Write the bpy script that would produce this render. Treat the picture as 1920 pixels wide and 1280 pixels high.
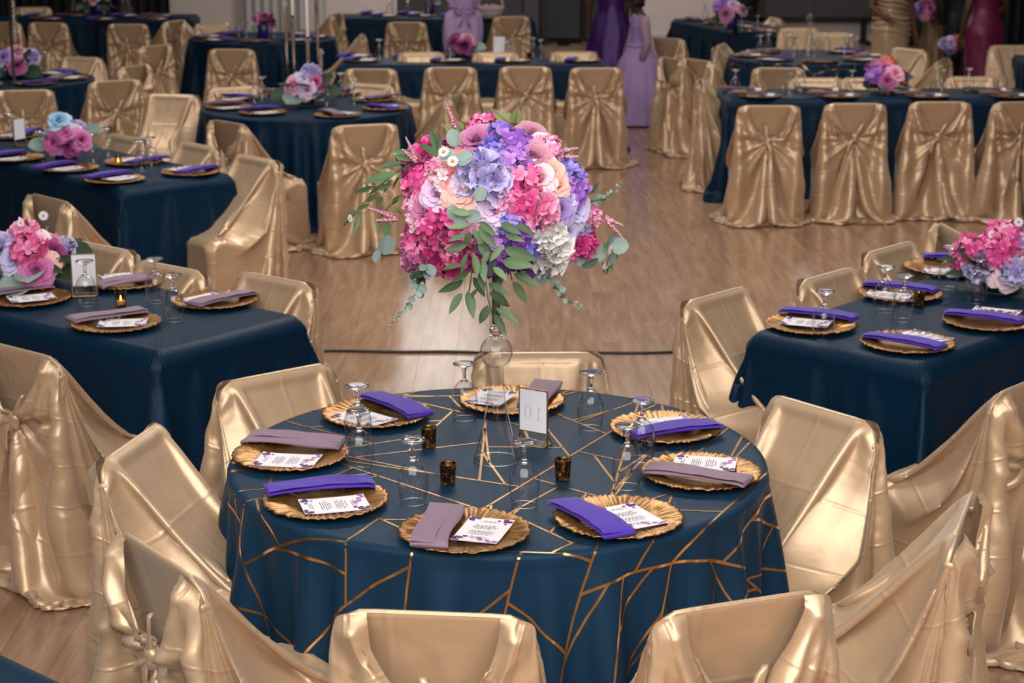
import bpy, math, random
import numpy as np
from mathutils import Vector, Matrix
from math import sin, cos, pi, radians
random.seed(7); np.random.seed(7)
S = bpy.context.scene
for o in list(bpy.data.objects): bpy.data.objects.remove(o)
COL = S.collection

# ---------------------------------------------------------------- camera, world, lights, exposure
FPX, PITCH, CAMH = 3404.4, .24909, 2.366
cd = bpy.data.cameras.new('camera'); cam = bpy.data.objects.new('camera', cd); COL.objects.link(cam)
cam.location = (0, 0, CAMH); cam.rotation_euler = (pi / 2 - PITCH, 0, 0)
cd.sensor_width = 36; cd.lens = FPX / 1920 * 36; cd.clip_end = 200
cd.dof.use_dof = True; cd.dof.focus_distance = 4.7; cd.dof.aperture_fstop = 6.0
S.camera = cam
S.view_settings.view_transform = 'Standard'; S.view_settings.look = 'None'
S.view_settings.exposure = 0.38; S.view_settings.gamma = 1; S.view_settings.use_curve_mapping = False
W = bpy.data.worlds.new('world'); S.world = W; W.use_nodes = True
W.node_tree.nodes['Background'].inputs[0].default_value = (1.0, .93, .86, 1)
W.node_tree.nodes['Background'].inputs[1].default_value = .035
cy = S.cycles
cy.max_bounces = 10; cy.transparent_max_bounces = 24; cy.transmission_bounces = 10; cy.caustics_refractive = False; cy.caustics_reflective = False
cy.sample_clamp_indirect = 6

def area(name, loc, target, size, power, color=(1, .95, .9)):
    l = bpy.data.lights.new(name, 'AREA'); l.energy = power; l.color = color
    l.shape = 'RECTANGLE'; l.size, l.size_y = size if isinstance(size, tuple) else (size, size)
    o = bpy.data.objects.new(name, l); COL.objects.link(o); o.location = loc
    o.rotation_euler = (Vector(target) - Vector(loc)).to_track_quat('-Z', 'Y').to_euler(); return o
# flash bounced off the ceiling above the photographer, the fitting over the dance floor, and the rows of ceiling panels
area('flash_bounce', (-.2, -.2, 4.7), (0, 3.2, .0), (7.5, 5.0), 400, (1, .965, .93))
area('dance_floor_light', (.2, 9.5, 4.4), (0, 8.5, 0), (2.0, 2.0), 90, (1, .95, .90))
for k, (x, y, e) in enumerate(((-3.5, 13.5, 70), (3.2, 13, 90), (-.5, 15, 70), (-4, 20, 45), (1.5, 20, 50), (4.5, 19.5, 40), (-1, 24.8, 190), (4, 25, 110))):
    area('ceiling_panel_light', (x, y, 4.3), (x, y + .01, 0), (1.2, .6), e * .35, (1, .95, .90))
area('ceiling_stand_in_light', (0, 9.0, 4.75), (0, 9.001, 0), (13, 21), 190, (1, .965, .93))  # large lamp added in place of the unbuilt white ceiling, for satin and glass reflections
fl = bpy.data.lights.new('flash', 'POINT'); fl.energy = 135; fl.shadow_soft_size = .04; fl.color = (1, .97, .94)
flo = bpy.data.objects.new('flash', fl); COL.objects.link(flo); flo.location = (.08, .05, CAMH + .25)
# ---------------------------------------------------------------- cloth solver
def cloth(P, RH, RV, free, collide, steps=60, iters=8, loop=False, kb=.12, kv=.05, ks=.25, grav=.0035, damp=.93):
    R, M = P.shape[:2]
    X = P.reshape(-1, 3).copy(); O = X.copy()
    w = free.reshape(-1).astype(float)
    idx = np.arange(R * M).reshape(R, M)
    cons = []
    def add(a, b, rest, k, push=False):
        cons.append((a.ravel(), b.ravel(), rest.ravel(), k, push))
    js = np.arange(M if loop else M - 1)
    for c in (0, 1):
        j = js[js % 2 == c]; add(idx[:, j], idx[:, (j + 1) % M], RH[:, j], 1.)
        i = np.arange(R - 1); i = i[i % 2 == c]; add(idx[i], idx[i + 1], RV[i], 1.)
    for c in (0, 1):
        i = np.arange(R - 1); i = i[i % 2 == c]
        dg = np.sqrt(RH[i][:, js] ** 2 + RV[i][:, js] ** 2)
        add(idx[i][:, js], idx[i + 1][:, (js + 1) % M], dg, ks)
        add(idx[i][:, (js + 1) % M], idx[i + 1][:, js], dg, ks)
    if kb > 0:
        j2 = np.arange(M if loop else M - 2)
        for c in (0, 1):
            j = j2[(j2 // 2) % 2 == c]; add(idx[:, j], idx[:, (j + 2) % M], RH[:, j] + RH[:, (j + 1) % RH.shape[1]], kb, True)
            i = np.arange(R - 2); i = i[(i // 2) % 2 == c]; add(idx[i], idx[i + 2], RV[i] + RV[i + 1], kv, True)
    pre = []
    for a, b, r, k, push in cons:
        ws = w[a] + w[b]; ok = ws > 0
        a, b, r, ws = a[ok], b[ok], r[ok], ws[ok]
        pre.append((a, b, r, (k * w[a] / ws), (k * w[b] / ws), push))
    g = np.array([0, 0, -grav]) * w[:, None]
    for s in range(steps):
        V = (X - O) * damp
        sp = np.linalg.norm(V, axis=1, keepdims=True); V *= np.minimum(1, .03 / np.maximum(sp, 1e-9))
        low = X[:, 2] < .02
        V[low, :2] *= .5
        O = X.copy(); X = X + V * w[:, None] + g
        for _ in range(iters):
            for a, b, r, wa, wb, push in pre:
                d = X[b] - X[a]
                L = np.sqrt(np.einsum('ij,ij->i', d, d)) + 1e-9
                f = (L - r) / L
                if push: f = np.minimum(f, 0)
                X[a] += d * (f * wa)[:, None]; X[b] -= d * (f * wb)[:, None]
        X2 = collide(X); m = w[:, None]; X = X * (1 - m) + X2 * m
    return X.reshape(R, M, 3)

def refine(P, loop=False, closed_rows=False):
    def up(A, ax, per):
        A = np.moveaxis(A, ax, 0); n = len(A)
        if per: p, q, r, s = np.roll(A, 1, 0), A, np.roll(A, -1, 0), np.roll(A, -2, 0)
        else:
            E = np.concatenate([2 * A[:1] - A[1:2], A, 2 * A[-1:] - A[-2:-1]])
            p, q, r, s = E[:-3], E[1:-2], E[2:-1], E[3:]
        mid = (-p + 9 * q + 9 * r - s) / 16
        out = np.empty((n + len(mid),) + A.shape[1:]); out[0::2] = A; out[1::2] = mid
        return np.moveaxis(out, 0, ax)
    return up(up(P, 0, False), 1, loop)

def chair_cover(seed, tight=.5, loose=1., nl=24, nu=40, hn=70):
    rng = np.random.default_rng(seed)
    R = nl + nu + 1; M = 2 * hn + 1
    s = np.linspace(-1, 1, M); a = np.abs(s); sg = np.where(s < 0, -1., 1.)
    P = np.zeros((R, M, 3)); RH = np.zeros((R, M - 1)); RV = np.zeros((R - 1, M))
    zr = lambda x: .87 - np.where(np.abs(x) > .15, .07 - np.sqrt(np.maximum(0, .07 ** 2 - (np.minimum(np.abs(x), .2199) - .15) ** 2)), 0)
    KZ = .615
    def poly(pts, n):
        pts = np.array(pts, float); L = np.r_[0, np.cumsum(np.linalg.norm(np.diff(pts, axis=0), axis=1))]
        t = np.linspace(0, L[-1], n); return np.stack([np.interp(t, L, pts[:, k]) for k in range(3)], 1)
    for j in range(M):
        q, g = a[j], sg[j]
        if q <= .23:
            x = .222 * q / .23 * g; xs = x if abs(x) < .2 else x
            lo = poly([(1.12 * x, .27, .004), (x, .222, .45)], nl + 1)
            z1 = zr(x); hi = poly([(x, .222, .45), (x, .20, .462), (x, -.178, .465), (x, -.178 - .17 * (z1 - .46), z1 - .012), (x, -.195 - .17 * (z1 - .46), z1)], nu + 1)
        elif q <= .74:
            t = (q - .23) / .51; y = .222 - .45 * t
            lo = poly([((.249 + .075 * np.sin(np.pi * t)) * g, .27 - .58 * t, .004), (.226 * g, y, .45)], nl + 1)
            hi = poly([(.226 * g, y, .45), (.224 * g, -.195 - .17 * .34 - .012 * t, .80)], nu + 1)
        else:
            b = (q - .74) / .26; cx = 1 - b
            fx = (.27 * cx - .06 * b); lo = poly([(fx * g, -.32 - .03 * np.sin(3.1 * b) + .012 * b * g, .004), ((.245 * cx ** 1.5 - .012 * b) * g, -.285, .45)], nl + 1)
            tx = .2199 - .075 * b
            tz = zr(tx); hi = poly([lo[-1], (max(.225 * cx ** 2.4, .006) * g, -.262 - .012 * b, KZ), ((.2205 * cx + tx * b) * g, -.207 - .17 * (tz - .46) - .005 * b, tz + .002)], nu + 1)
        P[:, j] = np.vstack([lo, hi[1:]])
    RH = np.linalg.norm(np.diff(P, axis=1), axis=2); RV = np.linalg.norm(np.diff(P, axis=0), axis=2)
    RV0 = RV.copy()
    b_ = np.clip((a - .70) / .30, 0, 1)[None] ** 1.3; dz_ = P[..., 2] - KZ
    P[..., 2] = KZ + dz_ * (1 - .93 * b_ * np.exp(-(dz_ / .125) ** 2) * (P[..., 2] > .3))
    RV = np.maximum(RV0, np.linalg.norm(np.diff(P, axis=0), axis=2) * .97)
    am = (a[1:] + a[:-1]) / 2
    rows = np.arange(R)[:, None] / (R - 1)
    back = am[None] > .74
    zm = (P[:, 1:, 2] + P[:, :-1, 2]) / 2; wk = tight * np.exp(-((zm - KZ) / .07) ** 2)
    wtop = np.clip((1 - rows) / .42, 0, 1)
    RH = np.where(back, np.maximum(RH * 1.03, .44 * loose / 18.2 * wtop + 0 * am[None]) * (1 - wk) + RH * .95 * wk, RH * (1 + (.10 * loose * (rows < .45) + .015)))
    ac = a[None]
    low = (np.arange(R - 1)[:, None] < nl)
    RV = RV * np.where(low, 1.0 + .03 * (ac > .3) * loose, np.where(ac < .25, 1.004, np.where((ac > .86), .97 - .1 * tight, 1.0 + .02 * loose * (ac < .85))))
    RV = np.maximum(RV, .004)
    free = np.ones((R, M), bool)
    free[-1] = False
    kx = rng.uniform(-.02, .02); dz = rng.uniform(-.03, .015)
    kr = nl + int(nu * (KZ - .45) / (.87 - .45) * .92)
    kn = np.zeros((R, M), bool)
    for j in range(M):
        if a[j] > .95:
            i = int(np.argmin(np.abs(P[:, j, 2] - KZ))); kn[max(0, i - 4):i + 5, j] = True
    free[kn] = False
    ph = rng.uniform(0, 6.28, 8); fr = rng.uniform(2, 9, 8)
    n = sum(np.sin(fr[k] * 3 * s[None] + ph[k] + rows * (k - 3)) for k in range(8)) / 8
    out = P - np.array([0, -.02, .35]); out[..., 2] = 0; out /= np.linalg.norm(out, axis=2, keepdims=True) + 1e-6
    m = free[..., None] * np.where(rows[..., None] > .45, np.where(ac[..., None] < .3, .15, .8), 1)
    ang = np.arctan2(P[..., 2] - KZ, np.abs(P[..., 0]) + .02); dk = np.hypot(P[..., 2] - KZ, P[..., 0])
    rad = sum(np.sin(f * ang + p) for f, p in ((9, ph[0]), (13, ph[1]), (17, ph[2]))) / 2 * (ac > .62) * np.exp(-dk / .25)
    rad = rad * np.where(P[..., 0] < 0, 1, .9)
    P = P + out * n[..., None] * .022 * m + rng.normal(0, .0015, P.shape) * m
    P[..., 1] -= .03 * np.abs(rad) * free
    P[..., 0] += kx * np.exp(-(dk / .2) ** 2) * (ac > .6); P[..., 2] += dz * np.exp(-(dk / .2) ** 2) * (ac > .6)
    def col(X):
        X = X.copy()
        x, y, z = X.T
        X[:, 2] = np.maximum(z, .006)
        ins = (np.abs(x) < .215) & (y > -.2) & (y < .212) & (z < .455)
        if ins.any():
            q = X[ins]; d = np.stack([.215 - np.abs(q[:, 0]), .212 - q[:, 1], .455 - q[:, 2], q[:, 1] + .2 + .03], 1)
            k = d.argmin(1)
            q[:, 0] = np.where(k == 0, np.sign(q[:, 0]) * .215, q[:, 0]); q[:, 1] = np.where(k == 1, .212, q[:, 1]); q[:, 2] = np.where(k == 2, .455, q[:, 2])
            q[:, 1] = np.where(k == 3, -.23, q[:, 1]); X[ins] = q
        x, y, z = X.T; yy = y + .17 * (z - .46)
        ins = (np.abs(x) < .218) & (yy > -.222) & (yy < -.178) & (z < zr(x) - .006) & (z > .3)
        if ins.any():
            q = X[ins]; e = yy[ins]; d = np.stack([.218 - np.abs(q[:, 0]), -.178 - e, e + .222], 1); k = d.argmin(1)
            q[:, 0] = np.where(k == 0, np.sign(q[:, 0]) * .218, q[:, 0]); q[:, 1] += np.where(k == 1, -.178 - e, 0) + np.where(k == 2, -.222 - e, 0); X[ins] = q
        return X
    return cloth(P, RH, RV, free, col, steps=65, iters=14, kb=.10, kv=.03, grav=.0016)

def round_cloth(seed, R0=.765, H=.755, drop=.74, m=220, loose=1.):
    rng = np.random.default_rng(seed)
    top = np.linspace(.04, R0, 14); n2 = 26; d = np.linspace(0, drop, n2 + 1)[1:]
    rad = np.r_[top, R0 + d]
    th = np.arange(m) / m * 2 * np.pi
    fl = sum(np.sin(k * th + rng.uniform(0, 6.28)) * rng.uniform(.3, 1) for k in (5, 7, 9, 11, 13)) / 3
    P = np.zeros((len(rad), m, 3))
    for i, r in enumerate(rad):
        e = max(0, r - R0); rr = min(r, R0) + .10 * e + fl * .05 * e / drop
        P[i] = np.stack([rr * np.cos(th), rr * np.sin(th), np.full(m, H - e * .985)], 1)
    RHv = 2 * rad * np.sin(np.pi / m); ex = np.maximum(0, rad - R0)
    RHv = RHv - ex * (2 * np.sin(np.pi / m)) * (1 - .62 * loose)
    RH = np.repeat(RHv[:, None], m, 1); RV = np.repeat(np.diff(rad)[:, None], m, 1)
    free = np.ones(P.shape[:2], bool); free[:14] = False
    def col(X):
        X = X.copy(); r = np.hypot(X[:, 0], X[:, 1]); X[:, 2] = np.maximum(X[:, 2], .005)
        ins = (r < R0) & (X[:, 2] < H)
        up = ins & (R0 - r > H - X[:, 2]); X[up, 2] = H
        sd = ins & ~up; k = (R0 / np.maximum(r[sd], 1e-6))[:, None]; X[sd, :2] *= k
        return X
    return cloth(P, RH, RV, free, col, steps=70, iters=7, loop=True, kb=.25, kv=.0, grav=.002), rad

def rect_cloth(seed, Lx=2.44, Ly=.76, H=.75, drop=.74):
    rng = np.random.default_rng(seed)
    # perimeter samples, denser at the corners
    hx, hy, c = Lx / 2, Ly / 2, .02
    per = []
    def side(p, q, n, nrm):
        for k in range(n): t = k / n; per.append((p[0] + (q[0] - p[0]) * t, p[1] + (q[1] - p[1]) * t, *nrm))
    nx, ny, nc = 56, 22, 12
    cs = [((hx - c), (hy - c)), (-(hx - c), (hy - c)), (-(hx - c), -(hy - c)), ((hx - c), -(hy - c))]
    for k in range(4):
        a0 = k * np.pi / 2
        for j in range(nc):
            an = a0 + j / nc * np.pi / 2; per.append((cs[k][0] + c * np.cos(an), cs[k][1] + c * np.sin(an), np.cos(an), np.sin(an)))
        nrm = (np.cos(a0 + np.pi / 2), np.sin(a0 + np.pi / 2)); nb = (k + 1) % 4
        p = (cs[k][0] + c * nrm[0], cs[k][1] + c * nrm[1]); q = (cs[nb][0] + c * nrm[0], cs[nb][1] + c * nrm[1])
        side(p, q, nx if k % 2 == 0 else ny, nrm)
    per = np.array(per); m = len(per)
    n1, n2 = 8, 28
    ts = np.linspace(.35, 1, n1); d = np.linspace(0, drop, n2 + 1)[1:]
    P = np.zeros((n1 + n2, m, 3))
    ph = rng.uniform(0, 6.28, 4)
    u = np.arange(m) / m * 2 * np.pi
    fl = (np.sin(9 * u + ph[0]) + np.sin(14 * u + ph[1]) + np.sin(23 * u + ph[2])) / 3
    cornerness = np.abs(per[:, 2] * per[:, 3]) * 2
    for i in range(n1):
        inset = (1 - ts[i]) * hy
        P[i] = np.stack([per[:, 0] * (hx - inset) / hx, per[:, 1] * (hy - inset) / hy, np.full(m, H)], 1)
    for i in range(n2):
        o = .07 * d[i] + fl * .025 * d[i] + cornerness * .11 * d[i]
        P[n1 + i] = np.stack([per[:, 0] + per[:, 2] * o, per[:, 1] + per[:, 3] * o, np.full(m, H - .99 * d[i])], 1)
    RH = np.linalg.norm(np.roll(P, -1, 1) - P, axis=2); RV = np.linalg.norm(np.diff(P, axis=0), axis=2)
    base = RH[n1 - 1]
    cm = (np.abs(per[:, 2] * np.roll(per[:, 2], -1)) < .9999) | (np.abs(per[:, 3] * np.roll(per[:, 3], -1)) < 0)
    cm = (np.abs(per[:, 2]) > 1e-6) & (np.abs(per[:, 3]) > 1e-6); cm = cm | (np.roll(cm, -1) & False)
    for i in range(n2):
        RH[n1 + i] = np.where(cm, np.maximum(RH[n1 + i], base + 1.15 * d[i] / nc), base * 1.012)
        RV[n1 + i - 1] = (d[1] - d[0]) * (1 + .35 * (cornerness ** 2) * (d[i] > .3))
    free = np.ones(P.shape[:2], bool); free[:n1 - 1] = False
    P[n1:] += rng.normal(0, .002, P[n1:].shape)
    def col(X):
        X = X.copy(); X[:, 2] = np.maximum(X[:, 2], .005)
        ax, ay = hx - np.abs(X[:, 0]), hy - np.abs(X[:, 1]); dz = H - X[:, 2]
        ins = (ax > 0) & (ay > 0) & (dz > 0)
        up = ins & (dz < ax) & (dz < ay); X[up, 2] = H
        sx = ins & ~up & (ax <= ay); X[sx, 0] = np.sign(X[sx, 0]) * hx
        sy = ins & ~up & (ax > ay); X[sy, 1] = np.sign(X[sy, 1]) * hy
        return X
    return cloth(P, RH, RV, free, col, steps=60, iters=7, loop=True, kb=.2, kv=0., grav=.002)

# ---------------------------------------------------------------- helpers
_c, _s = cos(PITCH), sin(PITCH)
def ray(px, py):
    u, v = (px - 960) / FPX, (640 - py) / FPX
    return np.array([u, _c + v * _s, -_s + v * _c])
def at(px, py, z):                      # the point of the horizontal plane z seen at a pixel of the 1920 x 1280 photo
    d = ray(px, py); t = (z - CAMH) / d[2]; return Vector((d[0] * t, d[1] * t, z))
def onY(px, py, Y):                     # the point of the upright plane y = Y
    d = ray(px, py); t = Y / d[1]; return Vector((d[0] * t, Y, CAMH + d[2] * t))

def mesh(name, V, F, mat, smooth=True, attrs=None):
    me = bpy.data.meshes.new(name)
    me.from_pydata([tuple(map(float, v)) for v in V], [], [tuple(map(int, f)) for f in F])
    if smooth: me.polygons.foreach_set('use_smooth', [True] * len(me.polygons))
    for m in (mat if isinstance(mat, (list, tuple)) else [mat]): me.materials.append(m)
    for k, a in (attrs or {}).items():
        at_ = me.attributes.new(k, 'FLOAT', 'POINT'); at_.data.foreach_set('value', np.asarray(a, np.float32))
    return me
def link(name, me, parent=None, loc=None, rot=None, scale=None):
    o = bpy.data.objects.new(name, me); COL.objects.link(o)
    if parent: o.parent = parent
    if loc is not None: o.location = loc
    if rot is not None: o.rotation_euler = rot if hasattr(rot, '__len__') else (0, 0, rot)
    if scale is not None: o.scale = scale if hasattr(scale, '__len__') else (scale,) * 3
    return o
def tag(o, label, cat, group=None):
    o['label'] = label; o['category'] = cat
    if group: o['group'] = group
    return o
def thing(name, label, cat, loc=(0, 0, 0), rot=0, group=None):
    return tag(link(name, None, None, loc, rot), label, cat, group)
def struct(o): o['kind'] = 'structure'; return o

class MB:                                # gathers pieces of one part
    def __init__(s): s.V = []; s.F = []; s.A = {}
    def add(s, V, F, M=None, **attrs):
        n = len(s.V); V = [Vector(v) for v in V]
        if M is not None: V = [M @ v for v in V]
        s.V += V; s.F += [[i + n for i in f] for f in F]
        for k, a in attrs.items():
            s.A.setdefault(k, []); s.A[k] += list(a) if hasattr(a, '__len__') else [a] * len(V)
        return s
    def mesh(s, name, mat, smooth=True): return mesh(name, s.V, s.F, mat, smooth, s.A)
    def link(s, name, mat, parent=None, smooth=True, **k): return link(name, s.mesh(name, mat, smooth), parent, **k)

def lathe(prof, n=24, closed=False):
    V, F = [], []
    for r, z in prof:
        for k in range(n): V.append((r * cos(2 * pi * k / n), r * sin(2 * pi * k / n), z))
    m = len(prof)
    for i in range(m if closed else m - 1):
        for k in range(n):
            a, b = i * n + k, i * n + (k + 1) % n; j = (i + 1) % m
            F.append((a, b, j * n + (k + 1) % n, j * n + k))
    return V, F
def capped(prof, n=24): return lathe([(1e-5, prof[0][1])] + list(prof) + [(1e-5, prof[-1][1])], n)
def box(x0, x1, y0, y1, z0, z1, b=0):
    if b <= 0:
        V = [(x, y, z) for x in (x0, x1) for y in (y0, y1) for z in (z0, z1)]
        return V, [(0, 1, 3, 2), (4, 6, 7, 5), (0, 4, 5, 1), (2, 3, 7, 6), (0, 2, 6, 4), (1, 5, 7, 3)]
    V, F = [], []
    rings = [(z0, b), (z0 + b, 0), (z1 - b, 0), (z1, b)]
    for z, i in rings:
        for x, y in ((x0 + i, y0 + b), (x0 + b, y0 + i), (x1 - b, y0 + i), (x1 - i, y0 + b), (x1 - i, y1 - b), (x1 - b, y1 - i), (x0 + b, y1 - i), (x0 + i, y1 - b)): V.append((x, y, z))
    for r in range(3):
        for k in range(8): F.append((r * 8 + k, r * 8 + (k + 1) % 8, r * 8 + 8 + (k + 1) % 8, r * 8 + 8 + k))
    F += [tuple(range(7, -1, -1)), tuple(range(24, 32))]
    return V, F
def tube(pts, r, n=8, cap=True):
    pts = [Vector(p) for p in pts]; V, F = [], []
    rs = r if hasattr(r, '__len__') else [r] * len(pts)
    up = Vector((0, 0, 1))
    for i, p in enumerate(pts):
        t = (pts[min(i + 1, len(pts) - 1)] - pts[max(i - 1, 0)]).normalized()
        if abs(t.dot(up)) > .95: up = Vector((1, 0, 0)) if abs(t.x) < .9 else Vector((0, 1, 0))
        x = t.cross(up).normalized(); y = t.cross(x); up = -y if (-y).dot(up) > 0 else y
        for k in range(n): V.append(p + (x * cos(2 * pi * k / n) + y * sin(2 * pi * k / n)) * rs[i])
    for i in range(len(pts) - 1):
        for k in range(n): F.append((i * n + k, i * n + (k + 1) % n, (i + 1) * n + (k + 1) % n, (i + 1) * n + k))
    if cap: F += [tuple(range(n - 1, -1, -1)), tuple(range((len(pts) - 1) * n, len(pts) * n))]
    return V, F
def gridF(R, M, loop=False):
    idx = np.arange(R * M).reshape(R, M); nx = np.roll(idx, -1, 1)
    a, b, c, d = idx[:-1], nx[:-1], nx[1:], idx[1:]
    if not loop: a, b, c, d = a[:, :-1], b[:, :-1], c[:, :-1], d[:, :-1]
    return np.stack([a, b, c, d], -1).reshape(-1, 4)
def gridmesh(name, P, mat, loop=False, attrs=None, flip=False):
    R, M = P.shape[:2]; F = gridF(R, M, loop)
    if flip: F = F[:, ::-1]
    me = bpy.data.meshes.new(name)
    me.vertices.add(R * M); me.vertices.foreach_set('co', P.reshape(-1).astype(np.float32))
    me.loops.add(len(F) * 4); me.loops.foreach_set('vertex_index', F.reshape(-1).astype(np.int32))
    me.polygons.add(len(F)); me.polygons.foreach_set('loop_start', np.arange(0, len(F) * 4, 4, dtype=np.int32))
    me.polygons.foreach_set('use_smooth', [True] * len(F)); me.update(); me.validate()
    me.materials.append(mat)
    for k, a in (attrs or {}).items():
        at_ = me.attributes.new(k, 'FLOAT', 'POINT'); at_.data.foreach_set('value', np.asarray(a, np.float32).reshape(-1))
    return me
def frame(p, z, spin=0.):                # matrix at p whose z axis is z
    q = Vector(z).to_track_quat('Z', 'Y').to_matrix().to_4x4()
    return Matrix.Translation(p) @ q @ Matrix.Rotation(spin, 4, 'Z')

# ---------------------------------------------------------------- materials
def srgb(r, g, b): return tuple(((c / 255 + .055) / 1.055) ** 2.4 if c > 10 else c / 255 / 12.92 for c in (r, g, b)) + (1,)
class Mat:
    def __init__(s, name, color, rough=.5, metal=0., **kw):
        s.m = bpy.data.materials.new(name); s.m.use_nodes = True; s.t = s.m.node_tree; s.n = s.t.nodes; s.l = s.t.links
        s.b = s.n['Principled BSDF']; s.b.inputs['Base Color'].default_value = color; s.b.inputs['Roughness'].default_value = rough; s.b.inputs['Metallic'].default_value = metal
        for k, v in kw.items(): s.b.inputs[k.replace('_', ' ')].default_value = v
    def node(s, t, **kw):
        n = s.n.new(t)
        for k, v in kw.items():
            if k.startswith('i'): n.inputs[int(k[1:])].default_value = v
            else: setattr(n, k, v)
        return n
    def coord(s, out='Object', scale=None):
        c = s.node('ShaderNodeTexCoord').outputs[out]
        if scale is not None:
            m = s.node('ShaderNodeMapping'); m.inputs['Scale'].default_value = scale; s.l.new(c, m.inputs[0]); c = m.outputs[0]
        return c
    def noise(s, scale, detail=3, vec=None, rough=.5):
        n = s.node('ShaderNodeTexNoise'); n.inputs['Scale'].default_value = scale; n.inputs['Detail'].default_value = detail; n.inputs['Roughness'].default_value = rough
        if vec is not None: s.l.new(vec, n.inputs['Vector'])
        return n.outputs[0]
    def ramp(s, fac, stops):
        r = s.node('ShaderNodeValToRGB'); e = r.color_ramp.elements
        while len(e) < len(stops): e.new(.5)
        for k, (p, c) in enumerate(stops): e[k].position = p; e[k].color = c
        s.l.new(fac, r.inputs[0]); return r.outputs[0]
    def color(s, out): s.l.new(out, s.b.inputs['Base Color'])
    def bump(s, h, dist, strength=1.):
        b = s.node('ShaderNodeBump'); b.inputs['Strength'].default_value = strength; b.inputs['Distance'].default_value = dist; s.l.new(h, b.inputs['Height'])
        if s.b.inputs['Normal'].is_linked: s.l.new(s.b.inputs['Normal'].links[0].from_socket, b.inputs['Normal'])
        s.l.new(b.outputs[0], s.b.inputs['Normal'])
    def math(s, op, a, b=None):
        n = s.node('ShaderNodeMath', operation=op)
        for k, v in enumerate((a, b)):
            if v is None: continue
            if isinstance(v, (int, float)): n.inputs[k].default_value = v
            else: s.l.new(v, n.inputs[k])
        return n.outputs[0]
    def attr(s, name): return s.node('ShaderNodeAttribute', attribute_name=name).outputs['Fac']

def satin():
    M = Mat('gold_satin', srgb(206, 173, 138), .36, .36, Sheen_Weight=.25, Sheen_Roughness=.4)
    M.b.inputs['Specular IOR Level'].default_value = .6
    c = M.coord('Object')
    rg = M.node('ShaderNodeTexNoise'); rg.noise_type = 'RIDGED_MULTIFRACTAL'; rg.inputs['Scale'].default_value = 2.6; rg.inputs['Detail'].default_value = 2.5; M.l.new(c, rg.inputs['Vector'])
    M.bump(rg.outputs[0], .014, .5)
    r2 = M.node('ShaderNodeTexNoise'); r2.noise_type = 'RIDGED_MULTIFRACTAL'; r2.inputs['Scale'].default_value = 7; r2.inputs['Detail'].default_value = 2; r2.inputs['Distortion'].default_value = .6; M.l.new(c, r2.inputs['Vector'])
    M.bump(r2.outputs[0], .006, .45)
    M.bump(M.noise(7, 3, c), .016, .3)                       # soft rumples
    # ironed-in fold lines of the packed cover
    def crease(u, f, off):
        w = M.math('PINGPONG', M.math('ADD', M.math('MULTIPLY', u, f), off), .5)
        r = M.node('ShaderNodeMapRange'); r.interpolation_type = 'SMOOTHSTEP'; r.inputs[1].default_value = 0; r.inputs[2].default_value = .05; M.l.new(w, r.inputs[0]); return r.outputs[0]
    h = M.math('ADD', crease(M.attr('cu'), 3.1, .02), crease(M.attr('cv'), 4.2, .3))
    M.bump(h, .003, .4)
    w = M.node('ShaderNodeTexWave'); w.inputs['Scale'].default_value = 260; w.inputs['Distortion'].default_value = 1; M.l.new(c, w.inputs[0])
    M.bump(w.outputs[1], .0003, .12)
    return M.m
SATIN = satin()
def cloth_mat(name, col, rough=.6, sheen=.3):
    M = Mat(name, col, rough, 0, Sheen_Weight=sheen, Sheen_Roughness=.35, Sheen_Tint=(.12, .45, .8, 1)); M.b.inputs['Specular IOR Level'].default_value = .16
    c = M.coord('Object'); M.bump(M.noise(5, 3, c), .012, .35)
    br = M.node('ShaderNodeTexBrick'); br.offset = 0; br.inputs['Scale'].default_value = 1; br.inputs['Mortar Size'].default_value = .012; br.inputs['Mortar Smooth'].default_value = 1; br.inputs['Brick Width'].default_value = .48; br.inputs['Row Height'].default_value = .40
    M.l.new(M.coord('Object'), br.inputs[0]); M.bump(br.outputs['Fac'], .002, .4)
    return M.m
NAVY = cloth_mat('navy_polyester', srgb(0, 34, 57), .5, .05)
NAVY2 = cloth_mat('patterned_navy_cloth', srgb(18, 48, 71), .55, .04)
FOIL = Mat('gold_foil_print', srgb(205, 150, 85), .26, .9).m
def charger_mat():
    M = Mat('gold_charger', srgb(170, 120, 62), .32, .75); n = M.noise(320, 2, M.coord('Object')); M.bump(n, .0009, .7)
    M.color(M.ramp(M.noise(35, 3, M.coord('Object')), [(.3, srgb(150, 100, 48)), (.75, srgb(188, 140, 80))])); return M.m
CHARGER = charger_mat()
def napkin_mat(name, col):
    M = Mat(name, col, .75, 0, Sheen_Weight=.15, Sheen_Roughness=.4); M.bump(M.noise(900, 1, M.coord('Object')), .0004, .3); M.bump(M.noise(18, 2, M.coord('Object')), .003, .4); return M.m
PURPLE = napkin_mat('purple_napkin', srgb(76, 42, 172)); MAUVE = napkin_mat('mauve_napkin', srgb(144, 116, 134))
PAPER = Mat('card_paper', srgb(246, 238, 242), .6).m
INK = Mat('grey_ink', srgb(105, 98, 108), .7).m
PALEINK = Mat('pale_ghost_ink', srgb(205, 204, 214), .7).m
PRINT = Mat('purple_floral_print', srgb(92, 40, 112), .6).m
PRINT2 = Mat('lilac_floral_print', srgb(168, 110, 180), .6).m
GOLDM = Mat('brushed_gold', srgb(190, 150, 95), .3, .9).m
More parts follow.
